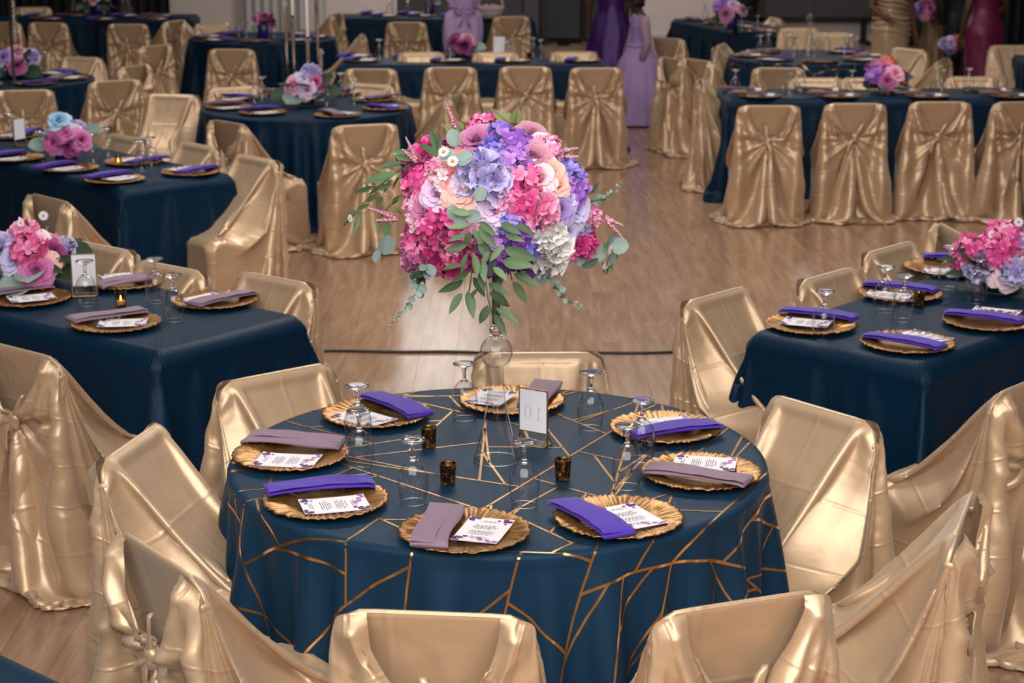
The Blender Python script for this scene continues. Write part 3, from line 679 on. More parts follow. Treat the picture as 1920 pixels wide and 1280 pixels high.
for a in (
    (815, 1150, (.1, 1), C + 'with its knotted back square to the camera, bottom centre', 0, G1), (1392, 1128, (-.38, 1), C + 'with knotted back, bottom right of centre before the round table', 1, G1),
    (1806, 962, (-.92, .34), C + 'seen side-on with its back pointing right, beside the round table', 3, G1), (1540, 768, (-.78, -.62), C + 'facing us between the round table and front right table', 1, G1),
    (1010, 664, (.03, -1), C + 'directly behind the glass vase, only its pale top showing', 0, G1), (520, 700, (.62, -.78), C + 'at the upper left of the round table, creased pale front showing', 2, G1),
    (250, 828, (.96, -.22), C + 'left of the round table, peaked pale front towards the table', 3, G1), (298, 1040, (.80, .60), C + 'with a tied back at the lower left of the round table', 2, G1),
    (36, 655, (.62, .785), C + 'with a big knot at the left edge, beside the front left table', 1, G2), (515, 522, (-.62, -.785), C + 'pale top beyond the right end of the front left table', 0, G2),
    (318, 500, (-.62, -.785), C + 'second pale top beyond the front left table, behind the glasses', 3, G2), (190, 462, (-.62, -.785), C + 'third pale top beyond the front left table, behind the sign', 0, G2),
    (1345, 552, (.733, -.68), C + 'facing right at the near end of the front right table', 3, G3), (1555, 514, (.733, -.68), C + 'second pale top along the far edge of the front right table', 0, G3),
    (1670, 464, (.733, -.68), C + 'third pale top along the far edge of the front right table', 1, G3), (1788, 432, (.95, .1), C + 'turned aside behind the pink flowers of the front right table', 2, G3),
    (1925, 716, (-.733, .68), C + 'cut by the right edge, tucked under the front right table', 2, G3),
    (95, 372, (.73, .68), C + 'with tied back near the left edge below the blue napkins', 2, G4), (480, 296, (-.73, -.68), C + 'with smooth pale front at the right end of blue flower table', 0, G4),
    (372, 272, (-.73, -.68), C + 'pale top left of the smooth fronted one at the left table', 1, G4), (235, 256, (-.73, -.68), C + 'pale top behind the glasses of the blue flower table', 3, G4),
    (430, 230, (.8, .75), C + 'with dark V back between the blue flower and candle tables', 1, G4), (322, 178, (-.25, -1), C + 'with a smooth pale front beside the candle table at its left', 0, G4),
    (683, 235, (-.35, 1), C + 'with a fan of folds, left of the tall bouquet', 0, G4), (850, 180, (-.9, .25), C + 'turned sideways just behind the tall bouquet top', 2, G4),
    (440, 164, (.5, -1), C + 'low pale top behind the mauve napkin of the candle table', 3, G4), (695, 158, (-.5, -1), C + 'low pale top behind the right side of the candle table', 0, G4),
    (1118, 128, (0, 1), C + 'rightmost of four backs at the long centre table', 0, G4), (985, 126, (0, 1), C + 'second from right of four backs at the long centre table', 3, G4),
    (845, 127, (0, 1), C + 'third from right of four backs at the long centre table', 1, G4), (695, 130, (.05, 1), C + 'leftmost of four backs at the long centre table', 2, G4),
    (1076, 98, (0, -1), C + 'pale top at the right end beyond the long centre table', 0, G4), (930, 99, (0, -1), C + 'pale top behind the white card of the long centre table', 1, G4), (790, 99, (0, -1), C + 'pale top beyond the left half of the long centre table', 3, G4),
    (1442, 199, (0, 1), C + 'leftmost of the backs at the long right table', 0, G4), (1603, 195, (0, 1), C + 'second from left of the backs at the long right table', 3, G4),
    (1763, 192, (.03, 1), C + 'third from left of the backs at the long right table', 1, G4), (1915, 192, (-.12, 1), C + 'fourth from left at the long right table, cut by the frame', 2, G4),
    (1530, 147, (0, -1), C + 'pale top beyond the left part of the long right table', 0, G4), (1625, 147, (0, -1), C + 'pale top behind the gold compote', 1, G4), (1822, 145, (0, -1), C + 'pale top beyond the right part of the long right table', 3, G4),
    (1318, 152, (1, -.1), C + 'facing the left end of the long right table, smooth side showing', 0, G4), (1310, 113, (.75, .5), C + 'with a hooped open back left of the dark round table', 2, G4),
    (1250, 72, (.6, .8), C + 'with heavily rumpled cover right of the lilac dressed girl', 2, G4), (1262, 110, (.9, .4), C + 'with a long trailing cover right beside the girl', 1, G4),
    (1352, 84, (1, -.35), C + 'pale rounded front left of the dark round table', 3, G4), (1460, 128, (.1, 1), C + 'with open V back in front of the dark round table', 1, G4),
    (1705, 92, (-.8, -.6), C + 'angled pale front right of the dark round table', 0, G4), (1766, 112, (-.9, .4), C + 'with a peaked twisted back behind the long right table', 2, G4),
    (1498, 54, (0, -1), C + 'pale top left of the tall glass vase at the back', 3, G4), (1562, 62, (-.2, -1), C + 'pale top right of the tall glass vase at the back', 0, G4), (1453, 34, (-1, -.2), C + 'small bright back beside the angled back table', 1, G4),
    (215, 152, (-.5, .85), C + 'with tied back right of the far left round table', 1, G4), (250, 124, (-.85, .4), C + 'with a looped peak beside the far left round table', 2, G4),
    (290, 86, (-.8, .55), C + 'with a dark open V behind the looped chair at left', 3, G4), (45, 170, (-.2, 1), C + 'with broad folded V back near the left edge', 0, G4), (152, 108, (-.3, -1), C + 'low pale top beyond the far left round table', 1, G4),
    (90, 43, (.1, 1), C + 'with bunched back left before the back left table', 3, G4), (240, 46, (0, 1), C + 'with a broad V back right before the back left table', 0, G4), (325, 40, (-.9, .4), C + 'hooped sideways at the right end of the back left table', 2, G4),
    (62, 14, (.2, -1), C + 'pale top at the left beyond the back left table', 1, G4), (435, 93, (.1, 1), C + 'with gathered back before the white drape table', 1, G4), (345, 44, (1, .1), C + 'low turned one left of the white drape table', 3, G4),
    (398, 44, (.6, -.8), C + 'pale seat at the left rim of the white drape table', 0, G4), (628, 26, (-1, .2), C + 'with hooped back right of the white drape table', 2, G4), (678, 66, (-1, -.1), C + 'low sideways one between the back tables', 1, G4),
    (762, 42, (.1, 1), C + 'with twisted cover before the small back table', 2, G4), (958, 32, (-.3, 1), C + 'with tied back under the white flower basket', 3, G4),
    (1897, 86, (0, -1), C + 'pale top at the right edge behind the burgundy dress', 0, G4), (5, 42, (.2, 1), C + 'sliver of a back at the top left edge', 1, G4)):
    chair(*a)

# ---------------------------------------------------------------- place settings
TZ = .757
def charger_mesh():
    n = 156; rr = [0.0001, .05, .088, .096, .104, .112, .122, .133, .144, .154, .161, .166]
    zz = [.004, .004, .0045, .007, .0095, .0115, .0135, .0155, .0172, .0185, .019, .0175]
    rng = np.random.default_rng(3); th = np.arange(n) / n * 2 * pi; V = []
    ed = 1 + .016 * np.abs(np.sin(th * 13)) + .012 * np.sin(th * 7 + 1) * np.sin(th * 26) + rng.normal(0, .003, n)
    for r, z in zip(rr, zz):
        w = np.clip((r - .094) / .02, 0, 1); k = np.clip((r - .12) / .04, 0, 1)
        rib = np.sin(th * 52 + 1.2 * np.sin(th * 9) + r * 40 * np.sin(th * 5)) * .0026 * w + rng.normal(0, .0004, n) * w
        q = r * (1 + (ed - 1) * k)
        V += [(q[j] * cos(th[j]), q[j] * sin(th[j]), z + rib[j]) for j in range(n)]
    nr = len(rr)
    for r, z in ((.158, .0135), (.10, .003), (.0001, .0)): V += [(r * (1 + (ed[j] - 1) * (r > .15)) * cos(t), r * (1 + (ed[j] - 1) * (r > .15)) * sin(t), z) for j, t in enumerate(th)]
    return mesh('charger_plate', V, gridF(nr + 3, n, True), CHARGER)
CHG = charger_mesh()
def napkin_mesh(mat, seed, flap):
    rng = np.random.default_rng(seed); L, Wd = .292, .096; nu, n2 = 19, 14; V = []
    us = np.linspace(-1, 1, nu)
    for u in us:
        c = u * L / 2; over = max(0, abs(c) - .128)
        zc = .0285 - over * (.55 if u > 0 else .30) * (over / .03) ** .5 * .6 + .003 * (1 - u * u)
        w = Wd / 2 * (1 - .10 * (1 - abs(u)) * (seed % 2) + .03 * sin(u * 4 + seed)); sh = .006 * sin(u * 2.5 + seed)
        th_ = .0065 + .002 * sin(3 * u + seed)
        for k in range(n2):
            a = 2 * pi * k / n2; ca, sa = cos(a), sin(a)
            y = w * np.sign(ca) * abs(ca) ** .35 + sh; z = zc + th_ * np.sign(sa) * abs(sa) ** .7 * (1 + .25 * ca)
            V.append((c + .004 * ca * u, y, z))
    F = [tuple(f) for f in gridF(nu, n2, True)] + [tuple(range(n2 - 1, -1, -1)), tuple(range((nu - 1) * n2, nu * n2))]
    m = MB().add(V, F)
    # the loose fold on top
    R_ = []
    for u in np.linspace(-.98, .98, 13):
        c = u * L / 2; over = max(0, abs(c) - .128); zc = .0285 - over * (.55 if u > 0 else .30) * (over / .03) ** .5 * .6 + .003 * (1 - u * u) + .0085
        R_.append([(c, Wd * (-.485 + .62 * t) + .006 * sin(u * 2.5 + seed), zc + .0022 - .0030 * t * t + .001 * sin(u * 9 + t * 3)) for t in (0, .25, .5, .75, 1)])
    m.add([p for r in R_ for p in r], gridF(13, 5).tolist())
    if flap: m.add([(-L / 2 + .01, -Wd * .35, .012), (-L / 2 + .01, Wd * .1, .012), (-L / 2 + .05, -Wd * .75, .004), (-L / 2 + .075, -Wd * .62, .002)], [(0, 1, 3, 2)])
    return m.mesh('napkin', mat)
NAPM = {('p', 0): napkin_mesh(PURPLE, 1, 0), ('p', 1): napkin_mesh(PURPLE, 2, 1), ('m', 0): napkin_mesh(MAUVE, 3, 0), ('m', 1): napkin_mesh(MAUVE, 4, 1)}
CL, CW = .175, .120
def zcard(x, y): return .0170 + .30 * max(0, abs(x) - .045) ** 1.5 + .08 * max(0, abs(y) - .03) ** 1.4
def card_meshes():
    P = np.array([[(x, y, zcard(x, y)) for x in np.linspace(-CL / 2, CL / 2, 11)] for y in np.linspace(-CW / 2, CW / 2, 7)])
    Q = P - np.array([0, 0, .0009])
    n = 77; F = gridF(7, 11).tolist(); m = MB().add([p for r in P for p in r], F).add([p for r in Q for p in r], [f[::-1] for f in F])
    card = m.mesh('menu_card', PAPER, True)
    rng = np.random.default_rng(5); t = MB()
    rows = [(-.066, .016), (-.06, .024), (-.036, .030), (-.030, .026), (-.024, .034), (-.018, .030), (-.012, .020), (.004, .03), (.010, .034), (.016, .026), (.022, .034), (.030, .024), (.046, .020), (.052, .026), (.058, .016)]
    for x, hw in rows:                                   # lines of small type across the card, word by word
        y = -hw
        while y < hw:
            w = rng.uniform(.004, .011); q = [(x - .0011, y), (x + .0011, y), (x + .0011, min(y + w, hw)), (x - .0011, min(y + w, hw))]
            t.add([(a, b, zcard(a, b) + .0006) for a, b in q], [(0, 1, 2, 3)]); y += w + .003
    txt = t.mesh('printed_text', INK, False)
    def corner(sx, sy, k):
        r2 = np.random.default_rng(k); m = MB()
        for i in range(9):
            x = CL / 2 - .004 - abs(r2.normal(0, .014)); y = CW / 2 - .004 - abs(r2.normal(0, .020)); r = r2.uniform(.004, .009)
            V = []
            for q in range(7):
                a = 2 * pi * q / 7; u, v = x + r * cos(a) * r2.uniform(.7, 1.2), y + r * sin(a) * r2.uniform(.7, 1.2)
                u, v = min(u, CL / 2 - .001) * sx, min(v, CW / 2 - .001) * sy; V.append((u, v, zcard(u, v) + .0008 + i * .00003))
            m.add(V, [tuple(range(7))])
        return m
    fc = [corner(-1, 1, 1).mesh('floral_corner', PRINT, False), corner(1, -1, 2).mesh('floral_corner', PRINT, False), corner(1, 1, 3).mesh('floral_corner', PRINT2, False), corner(-1, -1, 4).mesh('floral_corner', PRINT, False)]
    return card, txt, fc
CARD, CTXT, CFLO = card_meshes()
NAMEC = {'p': 'royal purple', 'm': 'dusty mauve'}
def setting(pos, rot, nap, napc, napd, card, where, grp, detail=True, nv=0):
    """pos/napc/card centre: points on the cloth; napd: napkin direction; card: (centre, direction)"""
    tag(link('charger_plate', CHG, None, (pos[0], pos[1], TZ), rot), 'gold charger plate ' + where, 'plate', grp + ' chargers')
    tag(link('napkin', NAPM[nap, nv], None, (napc[0], napc[1], TZ), math.atan2(napd[1], napd[0])), NAMEC[nap] + ' napkin ' + where, 'napkin', grp + ' napkins')
    c, d = card
    o = link('menu_card', CARD, None, (c[0], c[1], TZ), math.atan2(d[1], d[0]))
    if detail:
        link('printed_text', CTXT, o)
        for m in CFLO: link('floral_corner', m, o)
    tag(o, 'white menu card ' + where, 'menu', grp + ' menus')
def px_setting(plate, n1, n2, nap, m1, m2, where, grp, nv=0):
    z = TZ + .02; P = at(*plate, z); a, b = at(*n1, z), at(*n2, z); c, d = at(*m1, z), at(*m2, z)
    setting(P, plate[0] * .37, nap, (a + b) / 2, b - a, ((c + d) / 2, d - c), where, grp, True, nv)
RT = 'round table'
for a in (
    ((545, 846), (645, 836), (460, 824), 'm', (478, 858), (600, 864), 'at the left of the patterned round table'),
    ((610, 931), (490, 923), (710, 906), 'p', (560, 950), (694, 938), 'at the lower left of the patterned round table'),
    ((871, 990), (838, 950), (806, 1030), 'm', (926, 968), (884, 1018), 'at the near edge of the patterned round table'),
    ((1160, 965), (1050, 938), (1172, 1012), 'p', (1150, 948), (1216, 986), 'at the lower right of the patterned round table'),
    ((1315, 880), (1208, 882), (1408, 906), 'm', (1258, 862), (1386, 870), 'at the right of the patterned round table'),
    ((1247, 797), (1175, 818), (1350, 797), 'p', (1192, 796), (1304, 788), 'at the upper right of the patterned round table'),
    ((960, 746), (1028, 718), (998, 768), 'm', (940, 730), (900, 758), 'at the far edge of the patterned round table'),
    ((705, 770), (686, 738), (800, 786), 'p', (636, 768), (732, 796), 'at the upper left of the patterned round table')): px_setting(*a, RT)
LT = 'front left table'
for a in (((217, 601), (138, 603), (268, 584), 'm', (170, 605), (290, 602), 'nearest the camera on the front left table', LT, 1), ((52, 555), (-28, 556), (88, 538), 'm', (8, 562), (110, 552), 'at the left edge on the front left table', LT),
          ((236, 524), (290, 520), (192, 538), 'm', (190, 520), (268, 512), 'behind the white sign on the front left table', LT), ((402, 559), (356, 576), (478, 548), 'm', (345, 566), (420, 550), 'at the right end of the front left table', LT)): px_setting(*a)
RTT = 'front right table'
for a in (((1520, 604), (1462, 582), (1610, 600), 'p', (1455, 598), (1570, 608), 'at the left corner of the front right table', RTT), ((1702, 638), (1614, 628), (1778, 656), 'p', (1690, 620), (1778, 640), 'at the near corner of the front right table', RTT),
          ((1688, 546), (1614, 532), (1764, 548), 'p', (1622, 548), (1712, 556), 'on the far side of the front right table, behind the paired glasses', RTT), ((1852, 598), (1768, 586), (1925, 606), 'p', (1820, 578), (1915, 588), 'below the pink flowers on the front right table', RTT),
          ((1768, 497), (1752, 482), (1840, 486), 'p', (1744, 506), (1800, 510), 'behind the pink flowers on the front right table', RTT), ((1930, 462), (1880, 444), (1960, 458), 'p', (1880, 470), (1950, 476), 'at the right edge beyond the flowers on the front right table', RTT)): px_setting(*a)
BT = 'blue flower table'
for a in (((30, 293), (-30, 296), (44, 285), 'p', (-10, 300), (54, 294), 'at the left edge of the blue flower table', BT), ((130, 312), (58, 318), (146, 303), 'p', (84, 320), (168, 310), 'left of centre on the blue flower table', BT),
          ((215, 333), (152, 336), (252, 322), 'p', (190, 338), (262, 328), 'at the near edge of the blue flower table', BT), ((358, 319), (330, 326), (412, 312), 'p', (318, 318), (362, 312), 'at the right end of the blue flower table', BT),
          ((250, 300), (236, 308), (322, 294), 'p', (226, 302), (268, 295), 'behind the glasses of the blue flower table', BT), ((28, 252), (40, 252), (66, 244), 'p', (8, 254), (40, 250), 'behind the slim sign of the blue flower table', BT)): px_setting(*a)
CT = 'candle table'
for a in (((428, 198), (378, 196), (462, 192), 'm', (400, 203), (456, 200), 'at the left of the candle table', CT), ((492, 208), (452, 206), (524, 202), 'p', (466, 212), (530, 208), 'at the near left of the candle table', CT),
          ((448, 180), (412, 179), (470, 182), 'p', (420, 186), (452, 184), 'at the far left of the candle table', CT), ((632, 213), (604, 207), (640, 216), 'm', (628, 210), (668, 212), 'at the near right of the candle table', CT),
          ((722, 200), (684, 196), (746, 206), 'p', (704, 195), (752, 199), 'at the right of the candle table', CT), ((700, 184), (680, 186), (756, 178), 'm', (668, 184), (706, 180), 'at the far right of the candle table', CT),
          ((640, 171), (622, 174), (664, 170), 'p', (604, 172), (640, 170), 'at the far side of the candle table', CT), ((528, 172), (500, 171), (540, 172), 'm', (506, 172), (540, 170), 'beyond the glasses of the candle table', CT)): px_setting(*a)
def row(xs, y, cols, side, tname, grp, dx=-.09):          # settings along a table edge that runs across the picture
    ords = ['first', 'second', 'third', 'fourth', 'fifth']
    for k, x in enumerate(xs):
        p = at(x, y, TZ + .01); s = -1 if side == 'near' else 1; c = cols[k % len(cols)]
        setting(p, x * .7, c, (p.x + dx, p.y - .02 * s), (.25, 1) if c == 'p' else (1, -.35), ((p.x + .05, p.y), (.2, 1)), f'{ords[k]} from the left on the {side} side of {tname}', grp, False)
row((678, 840, 960, 1092), 113.5, 'p', 'near', 'the long centre table', 'long centre table')
row((665, 770, 925, 1075), 105.5, 'p', 'far', 'the long centre table', 'long centre table')
row((1424, 1572, 1738, 1896), 179.5, 'm', 'near', 'the long right table', 'long right table')
row((1400, 1545, 1688, 1860), 169.5, 'm', 'far', 'the long right table', 'long right table')
row((90, 190, 290), 36, 'mp', 'near', 'the back left table', 'back left table'); row((75, 140, 235, 300), 29.5, 'pm', 'far', 'the back left table', 'back left table')
row((720, 790, 850), 29.5, 'p', 'near', 'the small back table', 'small back table'); row((700, 770), 25, 'p', 'far', 'the small back table', 'small back table')
def ring(key, R, degs, cols, tname, grp):
    _, _, x, y, _ = T[key]; nm = {0: 'at the right of', 45: 'at the far right of', 90: 'at the far edge of', 135: 'at the far left of', 180: 'at the left of', 225: 'at the near left of', 270: 'at the near edge of', 315: 'at the near right of'}
    for k, d in enumerate(degs):
        u = dirn(d); t = Vector((-u.y, u.x, 0)); p = Vector((x, y, 0)) + u * R; c = cols[k % len(cols)]
        setting(p, d * .1, c, p + u * .055 * (1 if k % 2 else -1), t + u * .15, (p - u * .03 * (1 if k % 2 else -1), t), nm[d] + ' ' + tname, grp, False)
ring('T5', .56, (0, 45, 270, 315, 180), 'mp', 'the far left round table', 'far left round table')
ring('T7', .56, (0, 45, 135, 180, 225, 270, 315), 'pm', 'the table by the white drape', 'white drape table')
ring('T11', .56, (0, 45, 135, 180, 225, 270, 315), 'mpm', 'the dark round table', 'dark round table')
for k, t in enumerate((-.85, -.25, .35, .95)):
    x, y, a = T['T12'][2:]; u = dirn(a); n = Vector((u.y, -u.x, 0)); n = n if n.x < 0 else -n
    p = Vector((x, y, 0)) + u * -t + n * .2
    setting(p, k, 'm', p + n * .04, u, (p - n * .03, u), f'{["first", "second", "third", "fourth"][k]} from the back on the angled back table', 'angled back table', False)

# ---------------------------------------------------------------- goblets, votives, vases, signs, candles
bowl = mesh('bowl', *lathe([(.0335, 0), (.0345, .004), (.0375, .02), (.0405, .042), (.0412, .058), (.0395, .076), (.0345, .094), (.026, .108), (.0165, .1165), (.0105, .120)], 28), THIN)
V, F = capped([(.0100, .1150), (.0125, .119), (.0085, .1235), (.0058, .130), (.0050, .142), (.0056, .152), (.0078, .160)], 16); gst = mesh('stem', V, F, SOLIDGLASS)
V, F = capped([(.0078, .160), (.015, .1645), (.026, .1695), (.0345, .1725), (.0355, .1745), (.0345, .1760), (.020, .1745), (.006, .1735)], 28); gft = mesh('foot', V, F, SOLIDGLASS)
grm = mesh('rim', *lathe([(.0335 + .0011 * cos(a), .0012 + .0011 * sin(a)) for a in np.linspace(0, 2 * pi, 7)[:-1]], 28, True), SOLIDGLASS)
def goblet(px, py, where, grp):
    p = at(px, py, TZ)
    o = thing('goblet', 'upturned glass goblet ' + where, 'glass', (p.x, p.y, TZ), px * .1, grp)
    link('bowl', bowl, o); link('stem', gst, o); link('foot', gft, o); link('rim', grm, o)
for a in (((672, 830, 'rear one of the left pair on the patterned round table'), (675, 882, 'front one of the left pair on the patterned round table'), (775, 941, 'beside the left votive cup on the patterned round table'), (871, 784, 'left of the tall vase on the patterned round table'),
           (1107, 802, 'alone at the far right of the patterned round table'), (1202, 860, 'rear one of the right pair on the patterned round table'), (1175, 912, 'front one of the right pair on the patterned round table'), (983, 946, 'just in front of the tall vase base'))): goblet(*a, 'goblets on the patterned round table')
for a in ((163, 571, 'in front of the white sign on the front left table'), (143, 528, 'behind the white sign on the front left table'), (293, 566, 'rear one of the pair on the front left table'), (327, 600, 'front one of the pair on the front left table'), (-6, 548, 'at the left edge of the front left table')): goblet(*a, 'goblets on the front left table')
for a in ((1543, 634, 'alone at the left corner of the front right table'), (1657, 583, 'left one of the pair on the front right table'), (1692, 600, 'right one of the pair on the front right table'), (1777, 540, 'left of the pink flowers on the front right table'), (1830, 566, 'in front of the pink flowers on the front right table')): goblet(*a, 'goblets on the front right table')
for a in ((20, 262, 'left of the slim sign on the blue flower table'), (78, 300, 'left of the blue flower bowl'), (175, 306, 'in front of the blue flower bowl'), (203, 294, 'right of the blue flower bowl'), (266, 320, 'left one of the pair on the blue flower table'), (284, 314, 'right one of the pair on the blue flower table')): goblet(*a, 'goblets on the blue flower table')
for a in ((477, 194, 'left one of the pair on the candle table'), (492, 188, 'right one of the pair on the candle table'), (541, 201, 'left of the candle table flowers'), (613, 200, 'right of the candle table flowers'), (664, 197, 'alone at the right of the candle table'), (640, 180, 'behind the flowers of the candle table')): goblet(*a, 'goblets on the candle table')
for a in ((712, 110, 'at the left of the long centre table'), (844, 112, 'left of the purple roses on the long centre table'), (952, 112, 'left of the white card pair on the long centre table'), (960, 109, 'beside the white card on the long centre table'), (1000, 106, 'rear one of the right pair on the long centre table'), (1014, 110, 'front one of the right pair on the long centre table')): goblet(*a, 'goblets on the long centre table')
for a in ((1378, 173, 'at the left end of the long right table'), (1480, 179, 'front one of the left pair on the long right table'), (1501, 173, 'rear one of the left pair on the long right table'), (1596, 174, 'left of the white card on the long right table'), (1765, 172, 'right of the gold compote on the long right table'), (1815, 170, 'rightmost on the long right table')): goblet(*a, 'goblets on the long right table')
for a in ((1425, 101, 'leftmost of the dark round table'), (1440, 97, 'second from left on the dark round table'), (1480, 96, 'left of the tall vase on the dark round table'), (1488, 106, 'in front of the tall vase on the dark round table'), (1526, 110, 'near edge middle of the dark round table'), (1549, 95, 'right of the tall vase on the dark round table'), (1583, 106, 'front one of the right pair on the dark round table'), (1595, 98, 'rear one of the right pair on the dark round table')): goblet(*a, 'goblets on the dark round table')
for a in ((1362, 53, 'leftmost on the angled back table'), (1390, 60, 'middle one on the angled back table'), (1420, 60, 'rightmost on the angled back table'), (1322, 34, 'far one on the angled back table')): goblet(*a, 'goblets on the angled back table')
for a in ((15, 142, 'at the left of the far left round table'), (72, 140, 'left one of the pair on the far left round table'), (88, 134, 'right one of the pair on the far left round table')): goblet(*a, 'goblets on the far left round table')
for a in ((138, 22, 'leftmost on the back left table'), (162, 28, 'second from left on the back left table'), (196, 29, 'below the back left flowers'), (232, 26, 'left one of the right pair on the back left table'), (242, 29, 'right one of the right pair on the back left table')): goblet(*a, 'goblets on the back left table')
for a in ((448, 70, 'left of the pink roses by the white drape'), (462, 74, 'near left of the pink roses by the white drape'), (514, 72, 'near right of the pink roses by the white drape'), (502, 62, 'behind the pink roses by the white drape')): goblet(*a, 'goblets by the white drape')
for a in ((731, 27, 'leftmost on the small back table'), (765, 28, 'middle one on the small back table'), (802, 30, 'right middle on the small back table'), (843, 28, 'rightmost on the small back table')): goblet(*a, 'goblets on the small back table')

cup = mesh('cup', *lathe([(.0001, .0), (.0195, 0), (.0205, .003), (.0235, .056), (.0245, .0585), (.0232, .0585), (.0222, .055), (.0195, .006), (.0001, .0055)], 24), VOTIVE)
cup_lit = mesh('cup', *lathe([(.0001, .0), (.0195, 0), (.0205, .003), (.0235, .056), (.0245, .0585), (.0232, .0585)], 24), AMBER)
tea = mesh('tealight', *capped([(.0165, .006), (.0175, .008), (.0175, .02), (.016, .0215)], 16), WAX)
flm = mesh('flame', *lathe([(.0001, 0), (.0028, .003), (.0036, .008), (.0022, .015), (.0001, .022)], 10), FLAME)
def votive(px, py, where, lit=False):
    p = at(px, py, TZ); o = thing('votive_holder', 'mottled gold mercury glass votive cup ' + where, 'candle holder', (p.x, p.y, TZ), px)
    link('cup', cup_lit if lit else cup, o); t = link('tealight', tea, o)
    if lit: link('flame', flm, t, (0, 0, .0215))
votive(804, 836, 'upper left of three on the patterned round table'); votive(840, 906, 'lower left of three on the patterned round table'); votive(1055, 898, 'right of the tall vase on the patterned round table')
votive(227, 573, 'lit, on the front left table', True); votive(1722, 574, 'beside the paired glasses on the front right table'); votive(222, 310, 'glowing on the blue flower table', True)
votive(753, 110, 'lit, on the long centre table', True); votive(992, 110, 'by the right glasses on the long centre table')

def tall_vase(x, y, label):
    o = thing('glass_vase', label, 'vase', (x, y, TZ))
    link('base_rim', mesh('base_rim', *lathe([(.0655 + .0016 * cos(a), .0016 + .0016 * sin(a)) for a in np.linspace(0, 2 * pi, 7)[:-1]], 40, True), SOLIDGLASS), o)
    z = [(.0655, 0), (.0662, .003), (.062, .018), (.054, .045), (.0445, .085), (.034, .135), (.0265, .175), (.0222, .215), (.0205, .25), (.0202, .272)]
    link('flared_base', mesh('flared_base', *lathe(z, 40), VASEG), o)
    zb = [(.0202, .272)] + [(.0465 * sin(a), .318 - .0465 * cos(a)) for a in np.linspace(.47, pi - .42, 18)]
    b = link('glass_ball', mesh('glass_ball', *lathe(zb, 40), VASEG), o)
    V, F = capped([(.016, .0), (.0195, .003), (.0205, .008), (.017, .012), (.0195, .017), (.0205, .022), (.0175, .027)], 28)
    link('collar', mesh('collar', V, F, SOLIDGLASS), o, (0, 0, .362))
    link('upper_tube', mesh('upper_tube', *lathe([(.0185, .388), (.0185, .45), (.019, .52), (.021, .56)], 32), VASEG), o)
    return o
VP = at(931, 861, TZ)
tall_vase(VP.x, VP.y, 'tall clear trumpet vase with a glass ball, on the patterned round table')
q = at(1516, 104, TZ); tall_vase(q.x, q.y, 'tall clear vase with a ball on the dark round table at the back')

def sign(px, py, yaw, label, number=True, s=1.):
    p = at(px, py, TZ); o = thing('table_sign', label, 'sign', (p.x, p.y, TZ), radians(yaw)); o.scale = (s, s, s)
    w, z0, z1 = .047, .038, .166
    link('sign_card', mesh('sign_card', *box(-w, w, -.0012, .0012, z0, z1), PAPER2, False), o)
    f = MB()
    for a in ((-w - .002, -w + .001, 0, z1 + .002), (w - .001, w + .002, 0, z1 + .002), (-w, w, z1 - .001, z1 + .002), (-w, w, z0 - .002, z0 + .0005)): f.add(*box(a[0], a[1], -.0025, .0025, a[2], a[3]))
    link('gold_frame', f.mesh('gold_frame', GOLDM, False), o)
    b = MB()
    for sx in (-1, 1):
        x = sx * (w + .001)
        for A, B in (((x, .0, .036), (x, -.028, .002)), ((x, 0, .036), (x, .028, .002)), ((x, -.028, .002), (x, .028, .002))): b.add(*tube([A, B], .0018, 6))
    for y in (-.028, .028): b.add(*tube([(-w, y, .002), (w, y, .002)], .0018, 6))
    link('stand', b.mesh('stand', GOLDM, False), o)
    link('acrylic_foot', mesh('acrylic_foot', *box(-w, w, -.026, .026, .001, .004), THIN, False), o)
    if number:                                          # the 10 shows through from the far face, mirrored
        d = MB(); zc = (z0 + z1) / 2 - .006
        ring_, h = [], .020
        for k in range(28):
            a = 2 * pi * k / 28; ro, ri = 1., .72 - .12 * abs(cos(a))
            ring_ += [(.0125 * cos(a), h * sin(a)), (.0125 * ri * cos(a) * 1.02, h * .92 * sin(a))]
        d.add([(-.018 + x, -.0016, zc + y) for x, y in ring_], [(2 * k, (2 * k + 2) % 56, (2 * k + 3) % 56, 2 * k + 1) for k in range(28)])
        for x0, x1, a, b2 in ((.0165, .0205, -h, h), (.0115, .0255, -h, -h + .002)): d.add([(x0, -.0016, zc + a), (x1, -.0016, zc + a), (x1, -.0016, zc + b2), (x0, -.0016, zc + b2)], [(0, 1, 2, 3)])
        d.add([(.0165, -.0016, zc + h), (.0195, -.0016, zc + h), (.0265, -.0016, zc + h - .005), (.0255, -.0016, zc + h - .007)], [(0, 1, 2, 3)])
        link('number', d.mesh('number', PALEINK, False), o)
    return o
PAPER2 = Mat('white_sign_paper', srgb(240, 238, 244), .55).m
sign(1000, 832, -32, 'gold framed table number sign with a mirrored ten, beside the tall vase')
sign(160, 553, 8, 'white gold framed table sign on the front left table', False)
sign(38, 272, 60, 'white table sign seen edge-on, on the blue flower table', False); sign(936, 107, 4, 'white table sign on the long centre table', False, 1.15)
sign(1634, 166, 6, 'white table sign beside the gold compote on the long right table', False); sign(1348, 50, 20, 'white table sign on the angled back table', False)

